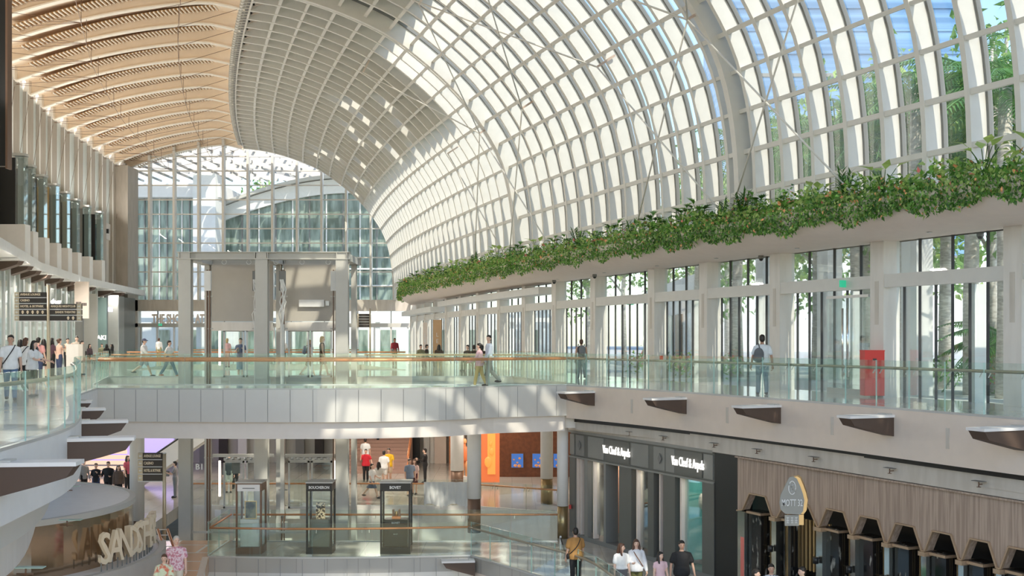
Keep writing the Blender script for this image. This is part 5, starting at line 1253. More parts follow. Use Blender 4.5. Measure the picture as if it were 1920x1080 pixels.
# ================================================================== people
def loft(bm, rings, n=14):
    """closed loft of horizontal-ish ellipses: (center, rx, ry, tilt matrix)"""
    R = []
    for c, rx, ry in rings:
        R.append([bm.verts.new(Vector(c) + Vector((math.cos(t) * rx, math.sin(t) * ry, 0))) for t in [2 * PI * k / n for k in range(n)]])
    for a, b in zip(R, R[1:]):
        for k in range(n): bm.faces.new([a[k], a[(k + 1) % n], b[(k + 1) % n], b[k]])
    bm.faces.new(R[0][::-1]); bm.faces.new(R[-1])
def caps(bm, pts, rad, n=10):
    """rounded tapering tube through pts"""
    pts = [Vector(p) for p in pts]; seq = []
    d0 = (pts[1] - pts[0]).normalized(); d1 = (pts[-1] - pts[-2]).normalized()
    for f_ in (.97, .6): seq.append((pts[0] - d0 * rad[0] * f_, rad[0] * math.sqrt(1 - f_ * f_)))
    for p, r in zip(pts, rad): seq.append((p, r))
    for f_ in (.6, .97): seq.append((pts[-1] + d1 * rad[-1] * f_, rad[-1] * math.sqrt(1 - f_ * f_)))
    R = []; u = None
    for i, (p, r) in enumerate(seq):
        d = (seq[min(i + 1, len(seq) - 1)][0] - seq[max(i - 1, 0)][0]).normalized()
        if u is None: u = Vector((1, 0, 0)) if abs(d.x) < .8 else Vector((0, 1, 0))
        a = (u - d * u.dot(d)).normalized(); u = a; b = d.cross(a)
        R.append([bm.verts.new(p + (a * math.cos(t) + b * math.sin(t)) * r) for t in [2 * PI * k / n for k in range(n)]])
    for a, b in zip(R, R[1:]):
        for k in range(n): bm.faces.new([a[k], a[(k + 1) % n], b[(k + 1) % n], b[k]])
    bm.faces.new(R[0][::-1]); bm.faces.new(R[-1])
def ell(bm, c, r, M3=None):
    g = bmesh.ops.create_uvsphere(bm, u_segments=14, v_segments=10, radius=1)
    for v in g['verts']:
        p = Vector((v.co.x * r[0], v.co.y * r[1], v.co.z * r[2]))
        if M3: p = M3 @ p
        v.co = p + Vector(c)
def fuse(bm, name, mat, parent, vox, sm=3, extra=None):
    bmesh.ops.recalc_face_normals(bm, faces=bm.faces)
    me = bpy.data.meshes.new('tmp'); bm.to_mesh(me); bm.free(); o = bpy.data.objects.new('tmp', me); COL.objects.link(o)
    m = o.modifiers.new('r', 'REMESH'); m.mode = 'VOXEL'; m.voxel_size = vox; m.use_smooth_shade = True
    if sm: s = o.modifiers.new('s', 'SMOOTH'); s.factor = .5; s.iterations = sm
    dg = bpy.context.evaluated_depsgraph_get(); me2 = bpy.data.meshes.new_from_object(o.evaluated_get(dg)); bpy.data.objects.remove(o); bpy.data.meshes.remove(me)
    if extra is not None:
        b2 = bmesh.new(); b2.from_mesh(me2); e = bpy.data.meshes.new('e'); bmesh.ops.recalc_face_normals(extra, faces=extra.faces); extra.to_mesh(e); extra.free(); b2.from_mesh(e); b2.to_mesh(me2); b2.free(); bpy.data.meshes.remove(e)
        for p in me2.polygons: p.use_smooth = True
    me2.materials.clear(); me2.materials.append(M[mat] if isinstance(mat, str) else mat); me2.name = name
    o = bpy.data.objects.new(name, me2); COL.objects.link(o); o.parent = parent; return o
PEOPLE = {}
def person(label, x, y, z, rz=0, H=1.68, skin='skinl', hair='hairb', hs='short', top=(.85, .85, .85), sl='short', bot='trousers', bc=(.1, .12, .18), shoe=(.05, .05, .05), legs=(0, 0, 0, 0), arms=((5, 12, 8), (5, 12, 8)), lean=0, head=0, loose=.012, fem=False, hem=.50, sit=False, face=True, vox=.017, fat=1.0, key=None, topmat=None):
    """legs = thigh L, knee L, thigh R, knee R (deg, forward +); arms = (forward, elbow, outward) for each side; faces -Y when rz = 0"""
    t = thing('person', label, 'person', (x, y, z), rz)
    if sit: legs = (85, 85, 85, 85)
    Z = lambda v: v * H
    shw = (.098 if fem else .112) * H * (1 + (fat - 1) * .5); hw = .052 * H
    J = {}
    def limb(o, L1, L2, a1, a2, out=0):
        a1 = math.radians(a1); a2 = math.radians(a2); k = o + Vector((0, -math.sin(a1), -math.cos(a1))) * L1; e = k + Vector((0, -math.sin(a2), -math.cos(a2))) * L2; return k, e
    hipz = 0.0
    lg = []
    for s_, (ta, kb) in ((1, legs[:2]), (-1, legs[2:])):
        h = Vector((s_ * hw, 0, 0)); k, a = limb(h, .245 * H, .235 * H, ta, ta - kb); lg.append((h, k, a))
    low = min(a.z for h, k, a in lg); off = -low + .042 * H
    lg = [(h + Vector((0, 0, off)), k + Vector((0, 0, off)), a + Vector((0, 0, off))) for h, k, a in lg]
    hz = off; ln = math.radians(lean); RL = Matrix.Rotation(ln, 3, 'X')   # lean forward = rotate towards -Y
    def T(v): return RL @ Vector(v) + Vector((0, 0, hz))
    tz = lambda f: (f - .52) * H
    tor = [(.47, .083, .058), (.52, .094, .066), (.56, .090, .062), (.61, .074 if fem else .080, .053), (.67, .080 if fem else .088, .058), (.73, .088 if fem else .098, .064), (.78, .086 if fem else .102, .058), (.81, .062 if fem else .078, .046), (.832, .034, .034)]
    def torso(bm, inf, lo=0, hi=9, flare=0):
        rr = []
        for i, (f, rx, ry) in enumerate(tor[lo:hi]):
            k = flare * (.81 - f) ; rr.append((T((0, 0, tz(f))), rx * H * (1 + (fat - 1)) + inf + k, ry * H * (1 + (fat - 1) * 1.5) + inf + k * .8))
        loft(bm, rr)
    sh = []
    for s_, (fa, eb, out) in zip((1, -1), arms):
        S = T((s_ * shw, 0, tz(.788))); fr = math.radians(fa); o = math.radians(out)
        d1 = Vector((s_ * math.sin(o) * math.cos(fr * .5), -math.sin(fr), -math.cos(fr) * math.cos(o))).normalized(); El = S + d1 * .17 * H
        f2 = math.radians(fa + eb); inw = -.35 * s_ if eb > 50 else 0
        d2 = Vector((s_ * math.sin(o) * .5 + inw, -math.sin(f2), -math.cos(f2))).normalized(); Wr = El + d2 * .148 * H
        sh.append((S, El, Wr, d2, s_))
    hd = math.radians(head); RH = Matrix.Rotation(hd, 3, 'Z'); HC = T((0, -.008 * H, tz(.925)))
    def Hp(v): return HC + RH @ Vector(v)
    # body
    bm = bmesh.new(); torso(bm, 0)
    for h, k, a in lg:
        caps(bm, [h, h.lerp(k, .5), k, k.lerp(a, .35), a], [.052 * H * fat, .045 * H * fat, .031 * H, .032 * H, .021 * H])
        f = a + Vector((0, -.055 * H, -.022 * H)); caps(bm, [a + Vector((0, .012 * H, -.018 * H)), f], [.021 * H, .019 * H])
    for S, El, Wr, d2, s_ in sh:
        caps(bm, [T((s_ * .045 * H, 0, tz(.800))), S, S.lerp(El, .5), El, El.lerp(Wr, .3), Wr], [.024 * H, .027 * H, .025 * H, .021 * H, .022 * H, .015 * H])
        pc = Wr + d2 * .026 * H; caps(bm, [Wr, pc, Wr + d2 * .045 * H], [.014 * H, .019 * H, .018 * H])
    caps(bm, [T((0, 0, tz(.80))), HC + Vector((0, .004 * H, -.05 * H)), HC], [.034 * H, .030 * H, .03 * H])
    ell(bm, HC, (.044 * H, .054 * H, .064 * H), RH); ell(bm, Hp((0, -.014 * H, -.028 * H)), (.034 * H, .036 * H, .036 * H), RH)
    caps(bm, [Hp((0, -.050 * H, .004 * H)), Hp((0, -.061 * H, -.014 * H))], [.006 * H, .010 * H], 6)
    for s_ in (-1, 1): ell(bm, Hp((s_ * .045 * H, .004 * H, -.006 * H)), (.007 * H, .011 * H, .017 * H), RH)
    fg = bmesh.new()
    for S, El, Wr, d2, s_ in sh:
        base = Wr + d2 * .052 * H; lat = Vector((0, 1, 0)) - d2 * d2.y
        if lat.length < .2: lat = Vector((1, 0, 0)) - d2 * d2.x
        lat.normalize(); crl = d2.cross(lat).normalized() * s_
        if crl.x * s_ > 0: crl = -crl
        for i, (o_, L) in enumerate(((-.0135, .030), (-.0045, .037), (.0045, .034), (.0135, .026))):
            p0 = base + lat * o_ * H - d2 * .008 * H; p1 = p0 + d2 * L * H * .5 + crl * .003 * H; p2 = p1 + d2 * L * H * .38 + crl * .010 * H; p3 = p2 + d2 * L * H * .2 + crl * .014 * H
            caps(fg, [p0, p1, p2, p3], [.0052 * H, .0050 * H, .0046 * H, .004 * H], 6)
        p0 = Wr + d2 * .016 * H - lat * .014 * H; p1 = p0 + (d2 * .6 - lat * .8).normalized() * .02 * H + crl * .004 * H; p2 = p1 + (d2 * .9 - lat * .2).normalized() * .018 * H + crl * .004 * H
        caps(fg, [p0, p1, p2], [.0062 * H, .0056 * H, .0046 * H], 6)
    fuse(bm, 'body', skin, t, vox * .9, 2, fg)
    # top
    tm = topmat or cloth(top)
    bm = bmesh.new(); lo = 0 if hem <= .5 else (1 if hem <= .54 else 2); torso(bm, loose * .8 + .006, lo, 9, .08 if loose > .02 else 0)
    if sl != 'none':
        f_ = {'short': .62, 'long': 1.0, 'cap': .35}[sl]
        for S, El, Wr, d2, s_ in sh:
            pts = [T((s_ * .035 * H, 0, tz(.803))), T((s_ * .075 * H, 0, tz(.798))), S]; rad = [.022 * H, .026 * H + loose * .2, .029 * H + loose * .35]
            if f_ < 1: pts.append(S.lerp(El, f_)); rad.append(.029 * H + loose * .9)
            else: pts += [El, Wr.lerp(El, .06)]; rad += [.025 * H + loose * .7, .019 * H + loose * .5]
            caps(bm, pts, rad)
    fuse(bm, 'shirt', tm, t, vox, 2)
    bm = bmesh.new(); b_ = cloth(bc)
    if bot in ('trousers', 'shorts'):
        f_ = 1.0 if bot == 'trousers' else .0
        for h, k, a in lg:
            pts = [h + Vector((0, 0, .03 * H)), h.lerp(k, .5), k.lerp(h, .05 if bot == 'trousers' else .22)]; rad = [.055 * H * fat + .006, .050 * H + .006, .040 * H + .004 if bot == 'trousers' else .046 * H + .01]
            if bot == 'trousers': pts += [k.lerp(a, .4), a.lerp(k, .04)]; rad += [.037 * H + .006, .031 * H + .006]
            caps(bm, pts, rad)
        rr = [(T((0, 0, tz(f))), rx * H * fat + .010, ry * H * fat + .010) for f, rx, ry in tor[:4]]; loft(bm, rr)
    else:
        k0 = (lg[0][1] + lg[1][1]) / 2; zb = k0.z + (.02 if bot == 'skirt' else -.10) * H
        loft(bm, [(Vector((k0.x, k0.y * .9, zb)), .105 * H, .09 * H + abs(lg[0][1].y - lg[1][1].y) * .45), (Vector((0, k0.y * .3, hz - .06 * H)), .105 * H, .082 * H), (T((0, 0, tz(.55))), .094 * H, .066 * H), (T((0, 0, tz(.60))), .082 * H, .058 * H)])
    fuse(bm, {'trousers': 'trousers', 'shorts': 'shorts'}.get(bot, 'skirt'), b_, t, vox, 1)
    for h, k, a in lg:
        mb = MB(); mb.ball((a.x, a.y - .03 * H, a.z - .020 * H), 1, 10, 8, 0, (.027 * H, .075 * H, .024 * H)); s_ = mb.build('shoe', cloth(shoe)); s_.parent = t
    # hair
    bm = bmesh.new(); up = .012 * H
    if hs == 'cap':
        ell(bm, Hp((0, .004 * H, .022 * H)), (.049 * H, .058 * H, .048 * H), RH); caps(bm, [Hp((-.02 * H, -.05 * H, .02 * H)), Hp((0, -.085 * H, .014 * H)), Hp((.02 * H, -.05 * H, .02 * H))], [.012 * H] * 3, 8)
        fuse(bm, 'cap', cloth((.12, .13, .2)), t, .010, 1)
        bm = bmesh.new(); ell(bm, Hp((0, .016 * H, -.002 * H)), (.046 * H, .046 * H, .05 * H), RH); fuse(bm, 'hair', hair, t, .010, 1)
    else:
        ell(bm, Hp((0, .010 * H, .020 * H)), (.049 * H, .053 * H, .053 * H), RH); ell(bm, Hp((0, .022 * H, -.006 * H)), (.047 * H, .040 * H, .054 * H), RH)
        if hs in ('short', 'long', 'bun', 'bob'): ell(bm, Hp((0, -.022 * H, .044 * H)), (.036 * H, .030 * H, .020 * H), RH)
        if hs == 'long':
            caps(bm, [Hp((0, .025 * H, 0)), Hp((0, .045 * H, -.08 * H)), Hp((0, .05 * H, -.17 * H))], [.048 * H, .045 * H, .028 * H])
            for s_ in (-1, 1): caps(bm, [Hp((s_ * .042 * H, .004 * H, .01 * H)), Hp((s_ * .050 * H, .0, -.06 * H)), Hp((s_ * .052 * H, -.02 * H, -.13 * H))], [.016 * H, .020 * H, .016 * H])
        if hs == 'bob':
            caps(bm, [Hp((0, .02 * H, 0)), Hp((0, .03 * H, -.06 * H))], [.05 * H, .042 * H])
        if hs == 'bun': ell(bm, Hp((0, .065 * H, .02 * H)), (.024 * H,) * 3, RH)
        fuse(bm, 'hair', hair, t, .011, 1)
    if face:
        for s_ in (-1, 1):
            e = MB().ball(Hp((s_ * .017 * H, -.0485 * H, .004 * H)), 1, 8, 6, 0, (.0065 * H, .004 * H, .0035 * H)).build('eye', 'hairb'); e.parent = t
        e = MB().ball(Hp((0, -.052 * H, -.033 * H)), 1, 8, 6, 0, (.012 * H, .004 * H, .003 * H)).build('mouth', 'flower'); e.parent = t
    t['_'] = 0; del t['_']
    return t, sh, HC, T
def at(px, s): return (px - 960) / s, FPX / s
W_ = lambda ph: {0: (24, 6, -20, 14), 1: (-22, 38, 22, 4), 2: (12, 4, -10, 10)}[ph]
WH = (.88, .88, .87); BK = (.02, .02, .022); NV = (.05, .07, .14); JN = (.12, .20, .32); PK = (.80, .48, .50); GY = (.45, .45, .46); KH = (.55, .42, .20)
R_ = math.radians
def cross_strap(label, x, y, z, rz, H, side=1, bagc=BK, cat='bag'):
    t = thing('shoulder_bag', label, cat, (x, y, z), rz)
    pts = [(side * .06 * H, .0, .83 * H), (side * .03 * H, -.085 * H, .77 * H), (-side * .04 * H, -.1 * H, .66 * H), (-side * .11 * H, -.04 * H, .55 * H), (-side * .09 * H, .07 * H, .60 * H), (side * .0, .095 * H, .70 * H), (side * .06 * H, .055 * H, .80 * H), (side * .06 * H, 0, .83 * H)]
    o = MB().tube(smoothpath(pts, 4), .013, 6).build('strap', cloth(bagc)); o.parent = t
    mb = MB(); mb.ball((-side * .135 * H, .0, .52 * H), 1, 10, 8, 0, (.035, .09, .085)); o = mb.build('bag_body', cloth(bagc)); o.parent = t
def backpack(label, x, y, z, rz, H, c=(.12, .13, .14)):
    t = thing('backpack', label, 'backpack', (x, y, z), rz)
    bm = bmesh.new(); ell(bm, (0, .125 * H, .70 * H), (.085 * H, .05 * H, .12 * H)); ell(bm, (0, .14 * H, .65 * H), (.075 * H, .05 * H, .06 * H)); fuse(bm, 'bag_body', cloth(c), t, .02, 2)
    for s_ in (-1, 1):
        o = MB().tube(smoothpath([(s_ * .07 * H, .09 * H, .80 * H), (s_ * .075 * H, 0, .845 * H), (s_ * .075 * H, -.09 * H, .76 * H), (s_ * .09 * H, -.03 * H, .66 * H), (s_ * .07 * H, .08 * H, .62 * H)], 4), .014, 6).build('strap', cloth(c)); o.parent = t
def handheld(kind, label, x, y, z, c=BK, sz=(.08, .012, .15)):
    t = thing(kind, label, kind.replace('_', ' '), (x, y, z)); o = MB().box(-sz[0] / 2, sz[0] / 2, -sz[1], 0, -sz[2] / 2, sz[2] / 2).build('casing', cloth(c)); o.parent = t
    o = MB().box(-sz[0] * .42, sz[0] * .42, -sz[1] - .002, -sz[1], -sz[2] * .44, sz[2] * .44).build('screen', 'greyd'); o.parent = t
def chair(x, y, z, rz, label):
    t = thing('cafe_chair', label, 'chair', (x, y, z), rz)
    for o in [MB().box(-.2, .2, -.2, .2, .42, .45).build('seat', 'greyd'), MB().box(-.2, .2, .18, .21, .55, .80).build('backrest', 'greyd')] + [MB().box(a * .18 - .015, a * .18 + .015, b * .18 - .015, b * .18 + .015, 0, .8 if b > 0 else .42).build('leg', 'black') for a in (-1, 1) for b in (-1, 1)]: o.parent = t
# --- upper floor, left crowd
x, y = at(20, 71.5); person('man in white tee with dark cross strap and jeans at the left edge', x, y, 0, R_(25), 1.74, skin='skin', top=WH, bc=JN, loose=.022, head=-10, legs=W_(2)); cross_strap('dark strap bag across the white tee of the leftmost man', x, y, 0, R_(25), 1.74, 1)
x, y = at(60, 67); person('long haired woman in oversized white top leaning toward the rail', x, y, 0, R_(75), 1.58, hs='long', top=WH, bot='shorts', bc=BK, loose=.035, fem=True, arms=((35, 40, 15), (40, 40, 10)), lean=6, hem=.5)
x, y = at(48, 60); person('brown haired person in white tee behind the long haired woman', x, y, 0, R_(160), 1.66, hair='hairbr', hs='bob', top=WH, bc=BK, fem=True, face=False); cross_strap('black handbag on the brown haired person at the left', x, y, 0, R_(160), 1.66, -1)
x, y = at(72, 50); person('man in pink shirt with his back turned in the left crowd', x, y, 0, R_(170), 1.68, top=(.78, .38, .36), bc=NV, face=False, loose=.02); backpack('small dark backpack on the man in pink shirt', x, y, 0, R_(170), 1.68)
x, y = at(82, 45); person('woman with long black hair and dark dress left of the cream sign pole', x, y, 0, R_(200), 1.62, hs='long', top=BK, bot='skirt', bc=BK, fem=True, face=False)
x, y = at(97, 44); person('person with long dark hair right of the cream sign pole', x, y, 0, R_(150), 1.66, hs='long', top=(.1, .05, .07), bc=BK, fem=True, face=False)
x, y = at(111, 45); person('woman in peach top raising a phone behind the rail', x, y, 0, R_(140), 1.64, hair='hairbr', hs='bun', top=(.78, .50, .38), bc=NV, fem=True, arms=((50, 90, 10), (70, 60, 10)), face=False); handheld('phone', 'dark phone held up by the woman in peach top', x + .22, y - .1, 1.3)
x, y = at(127, 38); person('dark haired man in beige shirt behind the notice stand', x, y, 0, R_(30), 1.66, top=(.65, .55, .4), bc=BK, face=False)
x, y = at(131, 37); person('taller man beside the one in beige behind the notice stand', x + .2, y + .4, 0, R_(10), 1.76, top=(.5, .42, .34), bc=BK, face=False)
x, y = at(153, 42); person('person in black half hidden right of the notice stand', x, y, 0, R_(90), 1.55, hs='bob', top=BK, bc=BK, face=False)
x, y = at(17, 52); person('woman with dark hair right behind the leftmost man', x + .4, y, 0, R_(170), 1.6, hs='long', top=BK, bc=BK, fem=True, face=False)
for px, s, lab, c, h_, rz in ((168, 28, 'seated woman in dark top, leftmost by the violet shop letters', (.12, .08, .09), 'long', 60), (173, 27, 'man in grey seated behind the leftmost diner', (.2, .2, .2), 'short', -20), (191, 26.5, 'seated person in olive top under the violet letters', (.25, .25, .15), 'short', 20), (200, 27, 'seated woman in black with long hair under the violet letters', BK, 'long', 180), (210, 27, 'seated woman in black beside the end pier', BK, 'long', -80)):
    x, y = at(px, s); person(lab, x, y, 0, R_(rz), 1.66, hs=h_, top=c, sl='long', bc=BK, sit=True, face=False, vox=.024, fem=h_ == 'long'); chair(x, y, 0, R_(rz), 'dark cafe chair under the ' + lab)
# --- around the lifts
x, y = at(270, 43.6); person('man in cap, white long shirt and shorts striding left of the lift frame', x, y, 0, R_(90), 1.72, hair='hairb', hs='cap', top=(.80, .80, .80), sl='long', bot='shorts', bc=(.35, .42, .5), legs=(-26, 30, 28, 6), arms=((-15, 10, 6), (30, 20, 6)), loose=.03, hem=.5)
x, y = at(317, 43.6); person('young person in white tee and blue jeans walking beside the lift frame', x, y, 0, R_(80), 1.62, top=WH, bc=JN, legs=(26, 4, -20, 16), arms=((20, 10, 5), (-20, 10, 5)), shoe=(.5, .15, .1))
x, y = at(334, 43.2); person('dark haired person in black at the left lift post', x + .1, y + .3, 0, R_(60), 1.66, hs='bob', top=BK, bc=(.3, .2, .15), face=False)
x, y = at(298, 24.6); person('far person in white shirt near the end doors', x, y, 0, R_(180), 1.7, hair='hairbr', top=WH, sl='long', bc=KH, face=False, vox=.024)
x, y = at(451, 43.6); person('woman in navy top and denim skirt looking at her phone', x, y, 0, R_(10), 1.66, hs='bun', top=(.10, .13, .25), bot='midi', bc=(.16, .26, .38), fem=True, arms=((25, 95, 8), (25, 95, 8)), shoe=WH); handheld('phone', 'phone held by the woman in denim skirt', x, y - .38, 1.12)
x, y = at(426, 33); person('person in pink seen through the left lift door', x, y, 0, R_(170), 1.66, hair='hairbl', hs='bob', top=(.85, .5, .5), bc=(.8, .5, .5), fem=True, face=False, vox=.024)
x, y = at(530, 36); person('person in white shirt seen through the lift shaft', x, y, 0, R_(170), 1.7, top=WH, bc=JN, face=False, vox=.024)
x, y = at(580, 44.2); person('blond woman with blue backpack walking behind the right lift', x, y, 0, R_(110), 1.62, hair='hairbl', hs='bob', top=(.3, .3, .34), sl='none', bot='shorts', bc=BK, legs=(20, 4, -22, 18), fem=True, shoe=(.7, .55, .45)); backpack('grey blue backpack on the left blond woman', x, y, 0, R_(110), 1.62, (.2, .25, .36))
x, y = at(604, 43.6); person('taller blond woman in black tank top behind the right lift', x, y, 0, R_(100), 1.74, hair='hairbl', hs='bob', top=BK, sl='none', bot='shorts', bc=BK, legs=(-4, 4, 20, 6), fem=True, shoe=(.7, .55, .45))
x, y = at(740, 30); person('far man in dark red shirt beyond the balustrades', x, y, 0, R_(20), 1.68, skin='skind', top=(.28, .03, .04), sl='long', bc=BK, face=False)
for px, s, lab, c, h_, rz in ((789, 33, 'seated woman in camouflage top at the far cafe', (.25, .24, .15), 'bun', 30), (800, 32.5, 'seated person in black leaning over the far cafe table', BK, 'short', 90), (823, 33, 'seated woman with long black hair seen from behind', (.06, .04, .04), 'long', 190), (877, 37, 'seated man in black tee left of the jersey wearer', (.05, .05, .05), 'short', -30), (889, 37, 'seated man in black jersey seen from behind', BK, 'short', 180), (904, 38, 'dark haired person seated behind the walking couple', BK, 'bob', 170)):
    x, y = at(px, s); person(lab, x, y, 0, R_(rz), 1.7 if px > 850 else 1.68, hs=h_, top=c, sl='long', bc=BK, sit=True, face=False, vox=.022); chair(x, y, 0, R_(rz), 'dark cafe chair under the ' + lab)
# --- walking couple on the bridge
x, y = at(899, 55.2); person('older woman in pink cardigan and yellow trousers on the bridge', x, y, 0, R_(-100), 1.49, hair='hairb', hs='bun', top=(.82, .55, .58), sl='long', bc=(.62, .47, .20), fem=True, loose=.022, legs=(14, 4, -12, 12), arms=((25, 40, 6), (8, 20, 6)), shoe=(.8, .8, .8))
x, y = at(917, 55.0); person('tall man in light blue shirt and grey trousers on the bridge', x, y, 0, R_(-75), 1.76, top=(.62, .70, .80), sl='long', bc=(.42, .42, .38), legs=(8, 2, -14, 30), arms=((12, 30, 5), (5, 15, 5)), head=55, loose=.018)
x, y = at(1090, 46); person('person with grey backpack and dark tank top walking away', x, y, 0, R_(185), 1.66, skin='skin', hair='hairbr', top=(.08, .08, .09), sl='none', bc=(.25, .3, .3), legs=W_(0), face=False); backpack('grey backpack on the person in dark tank top', x, y, 0, R_(185), 1.66, (.22, .23, .24))
x, y = at(1429, 64.8); person('man in white tee and jeans with back to camera on the right walkway', x, y, 0, R_(182), 1.75, skin='skind', top=(.78, .83, .86), bc=(.20, .28, .34), legs=(8, 2, -6, 8), face=False, loose=.024, arms=((5, 10, 14), (-5, 10, 14))); 
t_ = thing('backpack', 'dark grey backpack slung on the left shoulder of the man in white tee', 'backpack', (x, y, 0), R_(182)); bm = bmesh.new(); ell(bm, (.13, .15, 1.16), (.15, .09, .20)); ell(bm, (.15, .17, 1.05), (.17, .09, .12)); fuse(bm, 'bag_body', cloth((.14, .15, .16)), t_, .02, 2); o = MB().tube(smoothpath([(.10, .14, 1.3), (.12, .02, 1.47), (.14, -.12, 1.3), (.2, .02, 1.1)], 4), .02, 6).build('strap', cloth((.14, .15, .16))); o.parent = t_
# --- lower floor right
x, y = at(1079, 65.5); person('man in brown shirt seen from behind at the jewellery shop corner', x, y, Z1, R_(195), 1.72, skin='skin', top=(.42, .22, .07), bc=BK, loose=.03, face=False); cross_strap('black sling bag over the brown shirt', x, y, Z1, R_(195), 1.72, -1)
x, y = at(1165, 69.5); person('woman in white tee with dark skirt turning her head, leftmost of four', x, y, Z1, R_(10), 1.61, hair='hairbr', hs='long', top=WH, bc=(.15, .15, .16), fem=True, loose=.026, head=60, hem=.56)
x, y = at(1193, 68.8); person('woman in open white cardigan and olive trousers, second of four', x, y, Z1, R_(0), 1.66, hair='hairbr', hs='long', top=(.86, .87, .90), sl='long', bc=(.14, .14, .05), fem=True, loose=.035, arms=((8, 18, 14), (30, 60, 8))); cross_strap('thin brown strap bag over the white cardigan', x, y, Z1, 0, 1.66, -1, (.25, .12, .08))
x, y = at(1238, 71.0); person('woman in pink top with very long black hair, third of four', x, y, Z1, R_(15), 1.50, hs='long', top=(.84, .58, .62), sl='cap', bot='skirt', bc=(.8, .6, .6), fem=True, head=25)
x, y = at(1278, 70.5); person('man in black tee standing rightmost of the four shoppers', x, y, Z1, R_(5), 1.76, skin='skin', top=BK, bc=BK, loose=.032, arms=((6, 14, 16), (4, 14, 16)), fat=1.1)
# --- in front of the restaurant
x, y = at(1417, 78); person('dark haired woman in black turned to the man in patterned shirt', x, y, Z1, R_(60), 1.58, hs='bob', top=BK, bc=BK, fem=True)
x, y = at(1446, 77); pm = streaky('patterned_shirt', (.08, .12, .2), (.75, .8, .85), 1, 1, 1, .8, 0, (.45, .5), 22); person('older man in blue and white patterned shirt outside the restaurant', x, y, Z1, R_(-5), 1.64, skin='skin', bc=BK, loose=.02, topmat=pm)
x, y = at(1473, 80); person('short dark haired person with glasses before the gold screen', x, y, Z1, R_(150), 1.50, hs='bob', top=BK, bc=BK, face=False)
x, y = at(1508, 79); person('young man in green shirt looking down outside the restaurant', x, y, Z1, R_(-70), 1.72, top=(.02, .28, .13), bc=BK, lean=4)
# --- couple on the wood floor
pl_ = streaky('plaid_shirt', (.62, .25, .32), (.85, .66, .72), 3, 1, 3, .8, 0, (.45, .55), 6); fl_ = streaky('floral_blouse', (.75, .2, .12), (.78, .85, .62), 1, 1, 1, .8, 0, (.42, .55), 9)
x, y = at(331, 69); person('grey haired man in pink plaid shirt on the wooden floor', x, y, Z1, R_(10), 1.78, skin='skinl', hair='hairg', hs='crop', bc=(.7, .65, .55), loose=.03, topmat=pl_, legs=W_(2), head=20)
x, y = at(317, 72); person('smiling woman in colourful floral blouse in front of the man in plaid', x - .02, y - .35, Z1, R_(8), 1.58, hair='hairbr', hs='bob', bot='skirt', bc=(.8, .7, .6), fem=True, topmat=fl_, fat=1.15, loose=.03, sl='long', arms=((20, 70, 12), (10, 40, 12)))
# --- lower level, left group
x, y = at(180, 42.3); person('person in black with arms folded, left of the suited man', x, y, Z1, R_(5), 1.62, top=BK, sl='long', bc=NV, arms=((25, 110, 8), (20, 80, 8)), fem=True, hs='bun')
x, y = at(203, 42.5); person('man in black suit and white shirt standing in the middle of the group', x, y, Z1, R_(0), 1.72, top=BK, sl='long', bc=BK, arms=((15, 75, 14), (15, 75, 14)), loose=.024)
x, y = at(222, 42.8); person('woman with long black hair and dark patterned top beside the suited man', x, y, Z1, R_(20), 1.6, hs='long', top=(.13, .09, .07), sl='long', bc=BK, fem=True, loose=.03)
x, y = at(157, 41.5); person('person in black and white top at the left end of the group', x, y, Z1, R_(50), 1.66, top=(.3, .3, .3), sl='long', bc=BK)
x, y = at(239, 40); person('woman in red patterned top partly behind the beige column', x, y, Z1, R_(60), 1.66, hs='long', top=(.5, .1, .15), bc=BK, fem=True)
x, y = at(326, 42); person('person reading a tablet beside the left lift post', x, y + .2, Z1, R_(-80), 1.64, hs='short', top=(.3, .3, .32), bc=(.2, .22, .24), arms=((30, 80, 5), (30, 80, 5))); handheld('tablet', 'dark tablet held beside the left lift post', x - .34, y + .15, Z1 + 1.08, BK, (.18, .012, .24))
x, y = at(276, 79); person('small child with brown hair at the bottom of the wooden floor', x, y, Z1, 0, 1.38, hair='hairbr', hs='bob', top=WH, bc=KH)
x, y = at(429, 40.5); person('white haired man in dark jacket and pale shorts behind the left lift door', x, y, Z1, R_(10), 1.72, hair='hairg', hs='crop', top=(.05, .08, .09), sl='long', bot='shorts', bc=(.6, .7, .62))
x, y = at(441, 39.5); person('woman in white top beside the white haired man', x, y, Z1, R_(0), 1.55, hs='bun', top=WH, sl='none', bc=BK, fem=True)
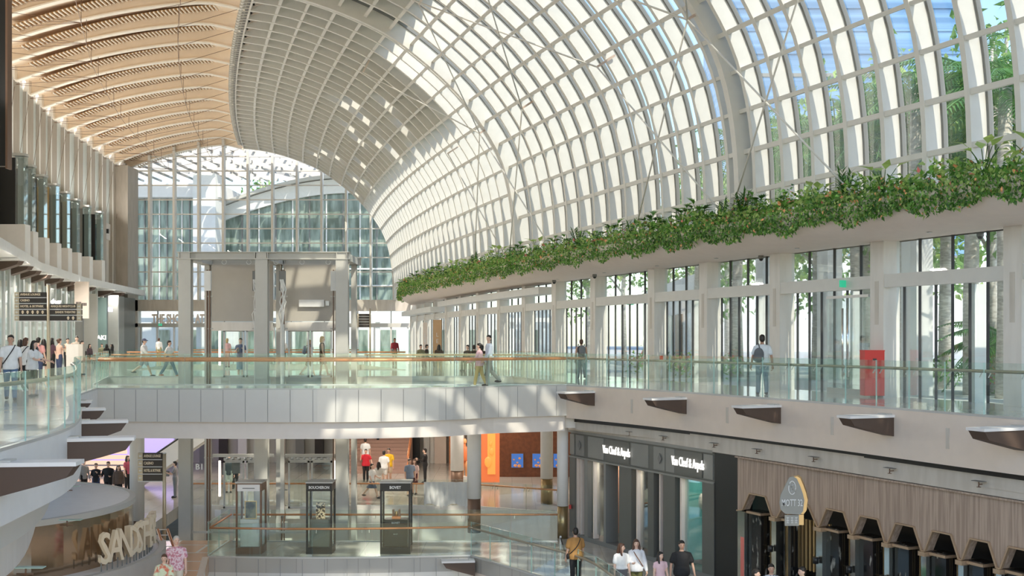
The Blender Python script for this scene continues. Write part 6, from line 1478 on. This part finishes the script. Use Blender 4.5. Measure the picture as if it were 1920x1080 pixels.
# --- lower level, middle group
x, y = at(697, 42); person('masked woman in white blouse and navy skirt walking', x, y, Z1, R_(60), 1.6, hs='bob', top=WH, bot='skirt', bc=(.10, .14, .22), fem=True, legs=(22, 4, -24, 20), arms=((20, 60, 6), (10, 20, 6)))
x, y = at(710, 41.6); person('woman with long dark hair in cream dress beside the masked woman', x, y, Z1, R_(170), 1.58, hs='long', top=(.78, .74, .68), bot='midi', bc=(.75, .7, .64), fem=True, face=False)
x, y = at(686, 37.5); person('woman in red tee talking on a phone', x, y, Z1, R_(0), 1.62, hs='bun', top=(.72, .03, .05), bc=BK, fem=True, arms=((10, 20, 25), (30, 130, 20)), loose=.022, fat=1.1)
x, y = at(720, 38.5); person('man in white tee with back turned beside the man in yellow', x, y, Z1, R_(170), 1.68, top=WH, bot='shorts', bc=(.75, .72, .68), loose=.026, face=False)
x, y = at(728, 38.2); person('man in bright yellow tee and beige shorts', x, y + .2, Z1, R_(-10), 1.74, skin='skin', top=(.82, .50, .03), bot='shorts', bc=(.6, .48, .36), loose=.026)
x, y = at(768, 41.4); person('man in blue grey tee standing with a woman in pink', x, y, Z1, R_(30), 1.70, skin='skin', top=(.22, .28, .38), bot='shorts', bc=(.10, .12, .16), loose=.022)
x, y = at(777, 41); person('woman with auburn hair in pale pink top beside the blue tee man', x, y + .1, Z1, R_(-20), 1.62, hair='hairbr', hs='long', top=(.85, .62, .58), bot='shorts', bc=(.12, .03, .04), fem=True)
x, y = at(797, 38); person('person all in black using a phone in front of the beige shop wall', x, y, Z1, R_(-90), 1.72, top=BK, sl='long', bc=BK, arms=((25, 90, 5), (20, 80, 5)))
x, y = at(685, 35.3); person('man in white tee climbing the brown stairs', x, y, Z1 + .17, R_(180), 1.68, top=(.75, .78, .8), bc=BK, face=False, loose=.024)
x, y = at(683, 33.5); person('person in black trousers going up the stairs, left one', x, y, Z1 + 1.36, R_(180), 1.74, top=BK, sl='long', bc=BK, legs=W_(0), face=False)
x, y = at(706, 33.8); person('person in black suit going up the stairs, right one', x, y, Z1 + 1.2, R_(180), 1.76, top=BK, sl='long', bc=BK, legs=W_(2), face=False)
